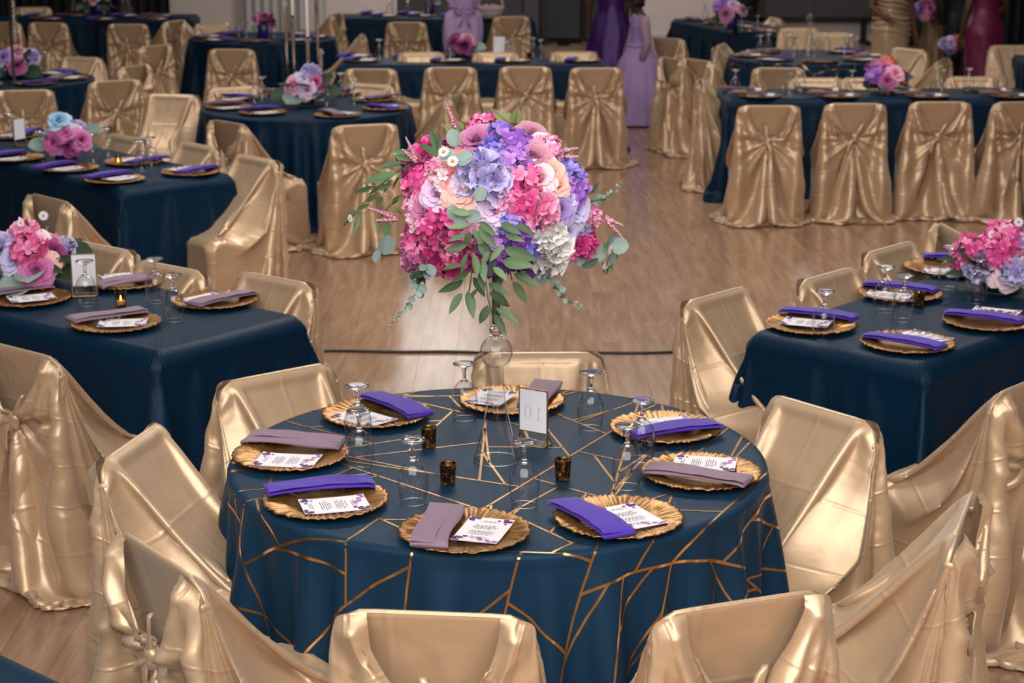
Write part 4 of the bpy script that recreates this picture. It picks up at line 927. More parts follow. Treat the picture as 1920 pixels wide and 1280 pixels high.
def taper(px, py, hh, hc, lit, label, where):
    p = at(px, py, TZ); o = thing('candle_holder', 'slim clear glass pillar holder ' + where, 'candle holder', (p.x, p.y, TZ))
    link('pillar', mesh('pillar', *capped([(.034, 0), (.034, .008), (.014, .014), (.014, hh - .02), (.012, hh - .012)], 20), SOLIDGLASS), o)
    link('cup', mesh('cup', *lathe([(.012, hh - .012), (.026, hh - .004), (.027, hh), (.014, hh + .002), (.013, hh + .018), (.015, hh + .02)], 20), SOLIDGLASS), o)
    if hc:
        c = thing('taper_candle', label, 'candle', (p.x, p.y, TZ + hh + .002))
        link('wax', mesh('wax', *capped([(.0125, 0), (.0125, .02), (.011, hc - .006), (.006, hc)], 16), WAX), c)
        if lit: link('flame', flm, c, (0, 0, hc + .001), scale=(1.9, 1.9, 2.0))
GL = 'on the candle table '
taper(580, 190, .46, .30, True, 'white taper candle with a burning flame above the candle table', GL + 'under the burning taper')
taper(553, 184, .60, .36, False, 'white taper candle cut by the top edge, left of the burning one', GL + 'under the left taper')
taper(604, 188, .36, 0, False, '', GL + 'short and empty at the right'); taper(540, 190, .70, 0, False, '', GL + 'tall at the left'); taper(598, 180, .85, 0, False, '', GL + 'tallest at the back')
p = at(27, 158, TZ); o = thing('crystal_stand', 'tall crystal bead candle stand on the far left round table', 'candle holder', (p.x, p.y, TZ))
V = MB(); link('pillar', mesh('pillar', *capped([(.06, 0), (.055, .01), (.012, .03), (.012, .95), (.05, .97)], 16), BLACKM), o)
for k in range(14): V.add(*capped([(.004, -.018), (.015, -.008), (.017, 0), (.014, .009), (.004, .018)], 10), Matrix.Translation((.04, -.02, .36 + k * .038)))
V.link('crystal_beads', SOLIDGLASS, o)

# ---------------------------------------------------------------- flowers (all blooms built at radius 1, facing +z)
def rose_geo(seed, n=17, openness=1.):
    rng = np.random.default_rng(seed); m = MB()
    for k in range(n):
        t = k / (n - 1); a = k * 2.4 + rng.normal(0, .15); r0 = .04 + .20 * t; h = .62 + .42 * t; lean = radians(4 + 62 * t ** 1.3 * openness); half = 1.25 - .40 * t
        V, tt = [], []
        for v in np.linspace(0, 1, 5):
            for u in np.linspace(-1, 1, 6):
                vv = v * (1 - .22 * u * u); hf = half * (.55 + .45 * sin(pi * min(v + .12, .75)))
                le = lean * (.5 + .5 * vv) + .75 * max(0, vv - .72) * (t > .2) * (1.2 + u * u * .8)
                rr = r0 + sin(le) * vv * h + .05 * sin(u * 5 + k) * vv * t; zz = cos(le) * vv * h - .34 - .16 * t
                az = a + u * hf
                V.append((rr * cos(az), rr * sin(az), zz)); tt.append(-.06 + .55 * v ** 1.5 + .46 * t + rng.normal(0, .02))
        m.add(V, gridF(5, 6).tolist(), tint=tt)
    return m
def hydr_geo(seed, n=46, fs=.36, cover=-.45):
    rng = np.random.default_rng(seed); m = MB()
    m.add(*lathe([(.0001, -.55), (.5, -.4), (.74, -.1), (.72, .25), (.45, .6), (.0001, .76)], 10), tint=.0)
    for k in range(n):
        z = 1 - (k + .5) / n * (1 - cover); th = k * 2.39996; r = math.sqrt(max(0, 1 - z * z)); d = Vector((r * cos(th), r * sin(th), z)) + Vector(rng.normal(0, .12, 3)); d.normalize()
        base = rng.uniform(.15, .8); M = frame(d * rng.uniform(.84, 1.02), (d + Vector(rng.normal(0, .28, 3))).normalized(), rng.uniform(0, 6))
        for q in range(4):
            a = q * pi / 2 + rng.normal(0, .12); s = fs * rng.uniform(.82, 1.12); cup = rng.uniform(.1, .55); V = []; tt = []
            for v, w in ((.06, .14), (.45, .52), (.85, .50), (1.08, .22)):
                for u in (-1, 0, 1):
                    x, y = v * s, u * w * s; V.append((x * cos(a) - y * sin(a), x * sin(a) + y * cos(a), cup * s * v * v - .12 * s * u * u * (v > .5) + rng.normal(0, .012))); tt.append(base + .25 * (v - .6) + rng.normal(0, .04))
            m.add(V, gridF(4, 3).tolist(), M, tint=tt)
    return m
def ruffle_geo(seed):
    rng = np.random.default_rng(seed); m = MB()
    m.add(*lathe([(.0001, -.5), (.5, -.4), (.7, -.1), (.6, .25), (.0001, .5)], 10), tint=.1)
    for k in range(42):
        z = 1 - (k + .5) / 42 * 1.35; th = k * 2.39996; r = math.sqrt(max(0, 1 - z * z)); d = Vector((r * cos(th), r * sin(th), z)); d.normalize()
        M = frame(d * .62, (d + Vector(rng.normal(0, .35, 3))).normalized(), rng.uniform(0, 6)); V, tt = [], []
        for v in np.linspace(0, 1, 4):
            for u in np.linspace(-1, 1, 7): V.append((u * .34 * (.4 + v), .07 * sin(u * 7 + k) * v + .04 * u * u, v * .42 * (1 - .15 * u * u))); tt.append(.25 + .5 * v + rng.normal(0, .05))
        m.add(V, gridF(4, 7).tolist(), M, tint=tt)
    return m
GEO = {}
def bloom_mesh(shape, color, var=0):
    key = (shape, color, var)
    if key not in GEO:
        g = rose_geo(var + 1) if shape == 'rose' else rose_geo(var + 9, 21, 1.25) if shape == 'peony' else ruffle_geo(var) if shape == 'carnation' else hydr_geo(var + 3)
        GEO[key] = g.mesh(shape, PETAL[color])
    return GEO[key]
def leaf_geo(wid=.32, bend=.18, n=7, rnd=False):
    V, tt = [], []
    for i in range(n):
        v = i / (n - 1); w = (math.sqrt(max(0, 1 - (2 * v - 1) ** 2)) if rnd else sin(pi * v ** .8) ** .9) * wid / 2
        for u in (-1, -.5, 0, .5, 1): V.append((u * w, v, .10 * abs(u) * w * 2 - bend * v * v)); tt.append(.35 + .45 * v * .6 + (.25 if u == 0 else 0))
    return V, gridF(n, 5).tolist(), tt
def leafmesh(name, mat, **k):
    V, F, tt = leaf_geo(**k); return mesh(name, V, F, mat, True, dict(tint=tt))
LF = {'w': leafmesh('leaf', LEAF, wid=.34), 'o': leafmesh('leaf', OLIVE, wid=.26), 'd': leafmesh('leaf', DARKLEAF, wid=.24), 'e': leafmesh('eucalyptus_leaf', EUCA, wid=.82, bend=.06, rnd=True, n=9), 'ed': leafmesh('eucalyptus_leaf', DARKLEAF, wid=.82, bend=.06, rnd=True, n=9)}
def leaf(parent, A, B, nrm, kind, roll=0.):
    """from stalk A to tip B (parent space), its face turned to nrm"""
    y = (B - A); L = y.length; y.normalize(); x = y.cross(nrm).normalized(); z = x.cross(y)
    M = Matrix((x, y, z)).transposed().to_4x4() @ Matrix.Rotation(roll, 4, 'Y'); M = Matrix.Translation(A) @ M @ Matrix.Scale(L, 4)
    o = link(LF[kind].name.split('.')[0], LF[kind], parent); o.matrix_local = M; return o
def daisy(parent, p, nrm, r):
    V, F = [], []
    for k in range(13):
        a = 2 * pi * k / 13; n = len(V); c, s = cos(a), sin(a)
        for v, w in ((.25, .06), (.7, .17), (1., .08)): V += [(v * c + w * s, v * s - w * c, .05 * v), (v * c - w * s, v * s + w * c, .05 * v)]
        F += [(n, n + 2, n + 3, n + 1), (n + 2, n + 4, n + 5, n + 3)]
    key = ('daisy', 0)
    if key not in GEO: GEO[key] = mesh('daisy', V, F, DAISY); GEO[('dc', 0)] = mesh('daisy_center', *capped([(.1, -.02), (.34, 0), (.3, .12), (.12, .2)], 10), YOLK)
    o = link('daisy', GEO[key], parent); o.matrix_local = frame(p, nrm, r * 9) @ Matrix.Scale(r, 4); link('daisy_center', GEO[('dc', 0)], o)
def astilbe(parent, A, B, nspk=2, seed=0):
    rng = np.random.default_rng(seed); m = MB(); L = (B - A).length; d = (B - A).normalized(); side = d.cross(Vector((0, 1, 0))).normalized()
    for s in range(nspk):
        D = (d + side * (.45 * s - .15 * (nspk - 1))).normalized() * L * (1 - .22 * s); m.add(*tube([A, A + D * .5, A + D], [.0022, .0018, .0008], 5), tint=.2)
        for t in np.linspace(.15, 1, 46):
            r = .014 * (1.08 - t); a = rng.uniform(0, 6.28); n = D.cross(Vector((cos(a), .6, sin(a)))).normalized(); c = A + D * t + n * r; q = .0052 * (1.15 - .6 * t)
            m.add([c + Vector(v) * q for v in ((1, 0, 0), (0, 1, 0), (-1, 0, 0), (0, -1, 0), (0, 0, 1), (0, 0, -1))], [(0, 1, 4), (1, 2, 4), (2, 3, 4), (3, 0, 4), (1, 0, 5), (2, 1, 5), (3, 2, 5), (0, 3, 5)], tint=rng.uniform(.2, 1))
    m.link('astilbe_spike', ASTIL, parent)
def fern(parent, A, B, nrm, n=11):
    m = MB(); d = B - A; L = d.length; y = d.normalized(); x = y.cross(nrm).normalized(); m.add(*tube([A, A + d * .5, B], [.0016, .0012, .0006], 5), tint=.5)
    for k in range(n):
        t = .12 + .85 * k / n; w = L * .42 * (1.05 - t)
        for s in (-1, 1):
            p = A + d * t; tip = p + (x * s * .9 + y * .75).normalized() * w; c = (p + tip) / 2; nn = (tip - p).normalized().cross(nrm).normalized() * w * .16
            m.add([p, c + nn, tip, c - nn], [(0, 1, 2, 3)], tint=.3 + .5 * t)
    m.link('fern_frond', FERN, parent)
def strand(parent, pts, n, size, kind='e', seed=0):
    """eucalyptus strand: a wiry stem with paired round leaves that shrink to its tip"""
    rng = np.random.default_rng(seed); pts = [Vector(p) for p in pts]
    seg = np.r_[0, np.cumsum([(b - a).length for a, b in zip(pts, pts[1:])])]
    f = lambda t: Vector([np.interp(t * seg[-1], seg, [p[k] for p in pts]) for k in range(3)])
    link('stem', mesh('stem', *tube([f(t) for t in np.linspace(0, 1, 12)], np.linspace(.0024, .001, 12), 6), STEM), parent)
    for k in range(n):
        t = (k + .5) / n; p = f(t); d = (f(min(1, t + .05)) - f(max(0, t - .05))).normalized()
        for s in (-1, 1):
            o = (Vector((rng.normal(0, .6), rng.normal(-.2, .6), rng.normal(0, .6)))).cross(d).normalized() * s
            leaf(parent, p, p + (o + d * .5).normalized() * size * (1.1 - .75 * t) * rng.uniform(.8, 1.1), Vector((rng.normal(0, .5), -1, .5 + rng.normal(0, .4))).normalized(), kind)

FA = thing('floral_arrangement', 'huge ball bouquet of pink, purple, white flowers and trailing leaves atop the tall vase', 'flowers', (VP.x, VP.y, TZ + .50))
OFF = Vector(FA.location); CEN = onY(934, 372, VP.y); RX, RY, RZ = .262, .24, .215
def surf(px, py):
    d = Vector(ray(px, py)); d.normalize(); o = Vector((0, 0, CAMH)) - CEN; k = Vector((1 / RX, 1 / RY, 1 / RZ)); D = Vector((d.x * k.x, d.y * k.y, d.z * k.z)); O = Vector((o.x * k.x, o.y * k.y, o.z * k.z))
    a, b, c = D.dot(D), O.dot(D), O.dot(O) - 1; disc = b * b - a * c
    t = (-b - math.sqrt(disc)) / a if disc > 0 else -b / a
    P = Vector((0, 0, CAMH)) + d * t; q = P - CEN; n = Vector((q.x / RX ** 2, q.y / RY ** 2, q.z / RZ ** 2)).normalized(); return P, n
PM = 680.
def bloom(px, py, r, shape, color, var=0, push=0.):
    P, n = surf(px, py); rr = r / PM * (.86 if shape == 'hydrangea' else 1.04); P = P - n * rr * ((.75 if shape == 'hydrangea' else .28) - push); n = (n * .75 + Vector((0, -.45, .15))).normalized()
    o = link(shape, bloom_mesh(shape, color, var), FA); o.matrix_local = frame(P - OFF, n, px * .37) @ Matrix.Scale(rr, 4)
H, R_, P_, K_ = 'hydrangea', 'rose', 'peony', 'carnation'
for b in ((905, 222, 34, H, 'hot'), (955, 262, 50, H, 'violet', 1), (925, 285, 46, H, 'blue'), (965, 300, 42, H, 'violet'), (938, 246, 34, H, 'blue', 1), (892, 252, 37, R_, 'mauve', 1), (1000, 240, 35, R_, 'rosewood'), (1006, 288, 38, R_, 'rosewood', 1), (1036, 268, 34, H, 'pink'), (1024, 258, 22, R_, 'blush'),
          (772, 345, 38, H, 'hot', 1), (768, 378, 30, H, 'pink'), (790, 392, 44, P_, 'mauve', 2), (812, 362, 36, P_, 'lilac', 1), (822, 330, 30, H, 'blush'), (846, 330, 34, P_, 'coral'), (858, 362, 36, P_, 'peach', 1), (845, 300, 28, R_, 'coral', 1), (812, 310, 27, H, 'pink', 1),
          (868, 345, 36, P_, 'lavender'), (906, 322, 44, K_, 'lavender'), (924, 345, 40, K_, 'lavender', 1), (885, 318, 30, K_, 'lavender'), (928, 391, 37, R_, 'lilac', 2), (980, 335, 46, H, 'hot'), (985, 382, 50, H, 'hot', 1), (955, 372, 36, H, 'pink', 1), (1015, 395, 38, K_, 'pink'), (1018, 330, 36, P_, 'blush', 1), (1040, 318, 30, R_, 'peach'), (1052, 345, 26, R_, 'peach', 1),
          (1080, 322, 34, H, 'blue'), (1086, 352, 38, H, 'violet', 1), (1052, 396, 37, R_, 'plum', 1), (1088, 396, 35, R_, 'lavender', 2), (1072, 372, 26, P_, 'lavender', 2), (1120, 408, 26, H, 'pink'), (1030, 442, 36, K_, 'white'), (1048, 465, 33, K_, 'white', 1), (1034, 492, 36, K_, 'white'), (1076, 478, 32, H, 'hot', 1), (1068, 440, 28, P_, 'lavender'), (1100, 430, 30, H, 'lavender', 1),
          (975, 440, 42, H, 'purple'), (992, 470, 40, H, 'blue', 1), (950, 490, 42, H, 'purple', 1), (925, 470, 36, H, 'violet'), (960, 420, 34, H, 'blue'), (910, 510, 32, H, 'purple'), (800, 430, 46, H, 'hot', 1), (842, 425, 44, H, 'magenta'), (775, 415, 30, H, 'blush', 1), (772, 470, 42, H, 'hot'), (768, 445, 32, H, 'mauve'), (800, 495, 40, H, 'magenta', 1), (838, 470, 42, H, 'hot'), (835, 510, 38, H, 'magenta'), (872, 495, 36, H, 'magenta', 1),
          (880, 440, 34, H, 'pink'), (900, 425, 30, P_, 'lilac'), (1110, 470, 28, H, 'magenta'), (1000, 510, 32, H, 'purple'), (765, 500, 30, H, 'mauve', 1)): bloom(*b)
# blooms on the far side, seen from other positions and through gaps
rng = np.random.default_rng(21)
for k in range(34):
    a = rng.uniform(.05, pi - .05); e = rng.uniform(-.8, 1.1); d = Vector((cos(a) * cos(e) * RX, sin(a) * cos(e) * RY, sin(e) * RZ)); n = d.normalized()
    sh = [H, R_, P_, H][k % 4]; cc = ['hot', 'violet', 'pink', 'lavender', 'magenta', 'blue', 'rosewood'][k % 7]
    o = link(sh, bloom_mesh(sh, cc, k % 2), FA); o.matrix_local = frame(CEN + d * .88 - OFF, n, k) @ Matrix.Scale(.058, 4)
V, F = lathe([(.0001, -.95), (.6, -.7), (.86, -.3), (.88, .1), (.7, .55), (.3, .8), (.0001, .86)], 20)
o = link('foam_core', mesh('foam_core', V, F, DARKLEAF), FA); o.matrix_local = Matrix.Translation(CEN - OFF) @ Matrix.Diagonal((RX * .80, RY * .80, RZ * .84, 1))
link('stem_bundle', mesh('stem_bundle', *tube([CEN - OFF - Vector((0, 0, .1)), Vector((0, 0, -.02)), Vector((0, 0, -.10))], [.02, .012, .012], 10), STEM), FA)
def lv(lst, kind, Y, jit=.05, grow=1.12, nz=.35):
    r = np.random.default_rng(len(lst) + int(Y * 100))
    for x0, y0, x1, y1 in lst:
        Yk = Y + r.normal(0, jit); A = onY(x0, y0, Yk) - OFF; B = onY(x1, y1, Yk + r.normal(-.01, .025)) - OFF
        B = A + (B - A) * grow
        leaf(FA, A, B, Vector((r.normal(0, .35), -1, nz + r.normal(0, .3))).normalized(), kind, r.normal(0, .25))
lv(((884, 401, 845, 394), (881, 420, 845, 424), (873, 440, 842, 449), (876, 459, 838, 468), (881, 432, 873, 462), (885, 429, 906, 456), (896, 423, 926, 462), (896, 456, 921, 488), (877, 474, 862, 509), (887, 473, 898, 513), (865, 498, 829, 500), (906, 490, 906, 520), (899, 415, 924, 437), (942, 459, 921, 487), (944, 465, 1003, 487),
    (941, 490, 991, 496), (947, 440, 978, 449), (967, 420, 1000, 437), (939, 418, 970, 434), (930, 490, 914, 518), (971, 499, 986, 517), (905, 440, 915, 475), (918, 470, 900, 500), (925, 500, 948, 520)), 'w', VP.y - .285, .012)
lv(((869, 525, 827, 549), (886, 519, 911, 554), (867, 548, 842, 584), (877, 544, 888, 589), (896, 542, 881, 556), (915, 571, 901, 608), (917, 549, 959, 571), (915, 531, 950, 548), (946, 512, 931, 537), (963, 512, 1007, 533), (961, 527, 988, 565), (929, 577, 970, 600), (927, 588, 947, 625), (900, 505, 905, 545), (880, 505, 850, 530)), 'w', VP.y - .13, .03)
lv(((784, 292, 739, 281), (780, 299, 739, 293), (756, 305, 712, 311), (764, 316, 737, 319), (745, 325, 684, 338), (700, 349, 667, 363), (712, 346, 694, 367), (734, 336, 719, 358), (750, 330, 733, 352), (708, 366, 684, 377), (717, 367, 712, 385), (692, 382, 670, 393), (671, 395, 646, 407), (662, 407, 640, 423), (673, 401, 665, 434), (713, 407, 707, 434),
    (727, 417, 724, 437), (808, 242, 817, 282), (825, 249, 823, 283), (789, 270, 819, 289), (775, 320, 740, 306), (748, 366, 735, 385), (735, 345, 700, 357)), 'o', VP.y - .02, .03)
lv(((1107, 365, 1124, 342), (1110, 380, 1132, 372), (1130, 490, 1131, 513), (1146, 476, 1144, 504), (1138, 490, 1141, 515), (1150, 470, 1158, 486), (1133, 455, 1136, 470)), 'o', VP.y - .04, .02)
for pts in (((785, 300), (745, 322), (700, 358), (665, 402), (645, 420)), ((880, 400), (890, 450), (886, 500), (880, 545)), ((940, 430), (950, 480), (960, 525)), ((910, 520), (915, 560), (925, 595)), ((775, 350), (735, 380), (715, 405))):
    Yk = VP.y - .02 if pts[0][0] < 800 else VP.y - .2
    link('stem', mesh('stem', *tube([onY(x, y, Yk) - OFF for x, y in pts], .0022, 6), STEM), FA)
def eu(lst, push=.03, kind='e'):
    r = np.random.default_rng(5)
    for x, y, rad, ang in lst:
        P, n = surf(x, y); P = P + n * push - OFF; d = Vector((cos(radians(ang)), 0, sin(radians(ang)))); L = 2 * rad / PM
        leaf(FA, P - d * L / 2, P + d * L / 2, (n + Vector((r.normal(0, .2), -.6, .2))).normalized(), kind)
eu(((861, 278, 17, 100), (851, 306, 16, 200), (878, 311, 17, 30), (1072, 465, 20, 160), (1087, 474, 18, 210), (1124, 468, 17, 250), (1096, 455, 22, 330), (1122, 440, 20, 60), (862, 395, 15, 120), (872, 405, 14, 60), (905, 366, 14, 250), (893, 400, 15, 0)), .04)
lv(((727, 440, 722, 475), (1148, 461, 1175, 461), (712, 470, 703, 490), (915, 335, 935, 325), (905, 370, 910, 345)), 'e', VP.y - .16, .01)
for a in ((849, 305, 11), (863, 319, 11), (1116, 447, 13), (1107, 473, 9), (694, 402, 8)):
    P, n = surf(a[0], a[1]); daisy(FA, P + n * .055 - OFF, (n + Vector((0, -.8, .2))).normalized(), a[2] / PM)
for x0, y0, x1, y1, k, s in ((862, 242, 836, 190, 1, 1), (790, 302, 755, 262, 2, 2), (1050, 290, 1084, 278, 1, 3), (1055, 300, 1084, 294, 1, 4), (750, 404, 690, 398, 2, 5), (1128, 412, 1172, 440, 2, 6), (860, 470, 836, 468, 1, 7)):
    Y = VP.y - .05 if s != 7 else VP.y - .25; astilbe(FA, onY(x0, y0, Y) - OFF, onY(x1, y1, Y) - OFF, k, s)
for x0, y0, x1, y1 in ((962, 236, 918, 202), (966, 236, 972, 196), (870, 252, 825, 232), (868, 248, 850, 222), (800, 318, 786, 290), (806, 326, 800, 296), (1058, 300, 1060, 266), (1060, 306, 1074, 282), (752, 400, 735, 385), (746, 404, 716, 400)): fern(FA, onY(x0, y0, VP.y) - OFF, onY(x1, y1, VP.y - .02) - OFF, Vector((.1, -1, .3)))
def pl(l, Y): return [onY(x, y, Y) - OFF for x, y in l]
strand(FA, pl(((800, 490), (792, 520), (778, 552), (755, 583), (730, 612)), VP.y - .1), 11, .034, 'e', 1)
strand(FA, pl(((1012, 505), (1040, 535), (1062, 560), (1090, 576)), VP.y - .08), 11, .030, 'e', 2)
strand(FA, pl(((1108, 378), (1140, 368), (1156, 355), (1166, 338)), VP.y - .06), 8, .018, 'e', 3)
strand(FA, pl(((780, 505), (790, 525)), VP.y - .1), 3, .036, 'ed', 4)

# ---------------------------------------------------------------- low table flowers
def low_flowers(px, py, R, cols, label, base='box', greens=8, seed=1, hgt=.10):
    rng = np.random.default_rng(seed); p = at(px, py, TZ); o = thing('flower_centerpiece', label, 'flowers', (p.x, p.y, TZ))
    if base == 'box': link('vase', mesh('vase', *box(-.055, .055, -.055, .055, 0, hgt, .006), VASEP), o)
    elif base == 'compote': link('vase', mesh('vase', *lathe([(.0001, 0), (.055, .002), (.05, .012), (.014, .03), (.013, .055), (.05, .075), (.068, .105), (.066, .108), (.05, .085), (.0001, .08)], 24), GOLDM), o)
    else: link('vase', mesh('vase', *lathe([(.0001, 0), (.06, .001), (.07, .03), (.065, hgt), (.06, hgt), (.062, .03), (.0001, .01)], 24), THIN), o); link('moss', mesh('moss', *capped([(.05, .01), (.058, .03), (.055, hgt - .01)], 16), DARKLEAF), o)
    n = len(cols)
    for k, c in enumerate(cols):
        e = max(.02, 1 - (k + .4) / n * .95); a = k * 2.39996 + seed; rr = math.sqrt(1 - e * e); d = Vector((rr * cos(a), rr * sin(a), e)); sh, col = c
        s = R * rng.uniform(.36, .46)
        b = link(sh, bloom_mesh(sh, col, k % 2), o); b.matrix_local = frame(Vector((0, 0, hgt)) + Vector((d.x * R, d.y * R, d.z * R * .9)) * .78, (d + Vector((0, -.3, .1))).normalized(), k * 1.3) @ Matrix.Scale(s, 4)
    link('foam_core', mesh('foam_core', *capped([(R * .3, hgt - .02), (R * .6, hgt), (R * .62, hgt + R * .3), (R * .3, hgt + R * .6)], 12), DARKLEAF), o)
    for k in range(greens):
        a = k * 2.4 + seed * 2; el = rng.uniform(-.35, .5); d = Vector((cos(a) * cos(el), sin(a) * cos(el), sin(el))); A = Vector((0, 0, hgt)) + d * R * .5; leaf(o, A, A + d * R * rng.uniform(.7, 1.0), Vector((d.x * -.3, -.6, .8)).normalized(), ('ed', 'd', 'e', 'o')[k % 4])
    return o
q = lambda s: [(dict(H=H, R=R_, P=P_, K=K_)[w[0]], w[2:]) for w in s.split()]
f = low_flowers(66, 538, .165, q('H:pink R:blush P:lilac R:lavender P:rosewood R:rose H:hot P:coral K:lavender R:wine P:lilac R:lavender K:lavender P:mauve R:peach H:hot'), 'low bowl of purple, peach and lilac roses beside the white sign at left', 'box', 14, 3)
b = link(P_, bloom_mesh(P_, 'rose', 0), f); b.matrix_local = frame(Vector((.05, -.15, .10)), (.25, -1, .35)) @ Matrix.Scale(.066, 4)
daisy(f, Vector((.06, -.03, .30)), Vector((.2, -1, .3)), .02); daisy(f, Vector((-.02, -.08, .28)), Vector((.2, -1, .3)), .016)
f = low_flowers(1868, 548, .17, q('H:hot K:lavender R:blush H:lavender P:pink H:hot K:lavender R:lilac P:rosewood H:magenta K:lavender R:coral H:hot P:blush'), 'low bowl of hot pink and pale lavender blooms on the front right table', 'glass', 14, 5)
b = link(H, bloom_mesh(H, 'hot', 1), f); b.matrix_local = frame(Vector((-.12, -.05, .17)), (-.4, -1, .5)) @ Matrix.Scale(.066, 4); b = link(K_, bloom_mesh(K_, 'lavender', 1), f); b.matrix_local = frame(Vector((.02, -.15, .12)), (0, -1, .4)) @ Matrix.Scale(.06, 4)
for x, z in ((.0, .27), (.05, .30), (-.05, .25)): daisy(f, Vector((x, -.07, z)), Vector((0, -1, .4)), .02)
f = low_flowers(125, 305, .16, q('R:sky R:blush P:lilac R:rose K:lavender R:lavender P:mauve R:lilac P:rose R:lavender P:blush R:wine'), 'low box of lilac, magenta and one light blue rose on the left table', 'box', 8, 4)
b = link(P_, bloom_mesh(P_, 'rose', 0), f); b.matrix_local = frame(Vector((.12, -.10, .15)), (.4, -1, .5)) @ Matrix.Scale(.06, 4); b = link(R_, bloom_mesh(R_, 'sky', 1), f); b.matrix_local = frame(Vector((-.02, -.06, .26)), (0, -.7, .8)) @ Matrix.Scale(.065, 4)
low_flowers(576, 198, .19, q('K:lavender P:lilac R:lavender P:rosewood R:blush P:rose K:lavender R:pink P:mauve R:wine P:lilac K:lavender R:rose'), 'low cluster of lilac and magenta flowers at the foot of the taper candles', 'glass', 14, 6)
low_flowers(866, 110, .17, q('P:rose R:wine P:rosewood R:mauve P:wine R:rose P:lilac R:wine P:rose'), 'low bowl of wine and purple roses on the long centre table', 'glass', 5, 7)
low_flowers(1664, 176, .17, q('H:coral P:rose R:wine H:mauve P:pink R:rose H:violet R:wine H:mauve P:rose'), 'pink and purple roses in a gold compote on the long right table', 'compote', 5, 8)
low_flowers(494, 72, .14, q('R:rosewood R:wine R:pink P:rose R:wine'), 'pink and dark purple roses in a low vase by the white drape', 'box', 4, 9, .16)
low_flowers(184, 30, .20, q('P:lilac R:rosewood K:lavender R:pink P:mauve R:lilac'), 'large pink and lilac flowers on the back left table', 'box', 8, 10, .16)
low_flowers(1372, 56, .20, q('P:lilac R:rose H:violet P:rosewood K:lavender R:mauve'), 'pink and lavender flowers on the angled back table', 'box', 4, 11, .16)
low_flowers(28, 146, .20, q('R:rosewood P:lilac R:plum K:lavender R:mauve P:rose'), 'loose green and purple flowers at the foot of the crystal stand', 'box', 18, 12)
low_flowers(806, 28, .12, q('R:rose P:mauve R:wine'), 'dark pink flowers on the small back table', 'box', 4, 13, .2)

# ---------------------------------------------------------------- favours at the back
LILAC = Mat('lilac_organza', srgb(176, 146, 186), .7).m
p = at(868, 104, TZ); o = thing('gift_bag', 'tall lilac organza bag standing behind the wine roses of the centre table', 'bag', (p.x, p.y, TZ), .2)
P = []
for t in np.linspace(0, 1, 14):
    w = .145 + .02 * sin(t * 4) - .05 * np.exp(-((t - .80) / .06) ** 2) + .05 * max(0, t - .8); th = np.linspace(0, 2 * pi, 40, endpoint=False)
    r = w * (1 + .09 * np.sin(th * 7 + t * 3)); P.append(np.stack([r * np.cos(th) * 1.1, r * np.sin(th) * .6, np.full(40, .002 + t * .56)], 1))
link('bag_body', gridmesh('bag_body', np.array(P), LILAC, True), o)
link('ribbon', mesh('ribbon', *tube([(.14 * cos(a), .08 * sin(a), .45) for a in np.linspace(0, 6.3, 24)], .009, 6), Mat('mauve_ribbon', srgb(128, 92, 148), .5).m), o)
bow = MB()
for s in (-1, 1): bow.add(*tube([(0, -.09, .45), (s * .06, -.11, .44), (s * .10, -.10, .41), (s * .05, -.11, .385), (0, -.09, .45)], .012, 6)); bow.add(*tube([(0, -.09, .45), (s * .03, -.11, .33), (s * .05, -.10, .27)], .010, 6))
bow.link('bow', Mat('lilac_bow', srgb(158, 126, 172), .5).m, o)
p = at(920, 34, TZ); o = thing('flower_basket', 'small white basket with a round handle on the small back table', 'basket', (p.x, p.y, TZ)); WICK = Mat('white_satin_basket', srgb(196, 178, 178), .6).m
m = MB().add(*lathe([(.0001, .002), (.11, .002), (.14, .06), (.155, .13), (.147, .132), (.13, .06), (.0001, .02)], 24))
for k in range(24): a = 2 * pi * k / 24; m.add(*capped([(.004, -.03), (.014, -.022), (.014, .012), (.004, .02)], 8), Matrix.Translation((.15 * cos(a), .15 * sin(a), .125)))
m.link('basket_bowl', WICK, o); link('handle', mesh('handle', *tube([(.145 * cos(a), 0, .13 + .20 * sin(a)) for a in np.linspace(0, pi, 20)], .012, 8), WICK), o)
pe = MB()
for k in range(26): pe.add(*capped([(.004, -.012), (.022, -.004), (.02, .008), (.004, .012)], 7), Matrix.Translation((random.uniform(-.09, .09), random.uniform(-.09, .09), .12 + random.uniform(0, .03))))
pe.link('petals', PETAL['blush'], o)['kind'] = 'stuff'

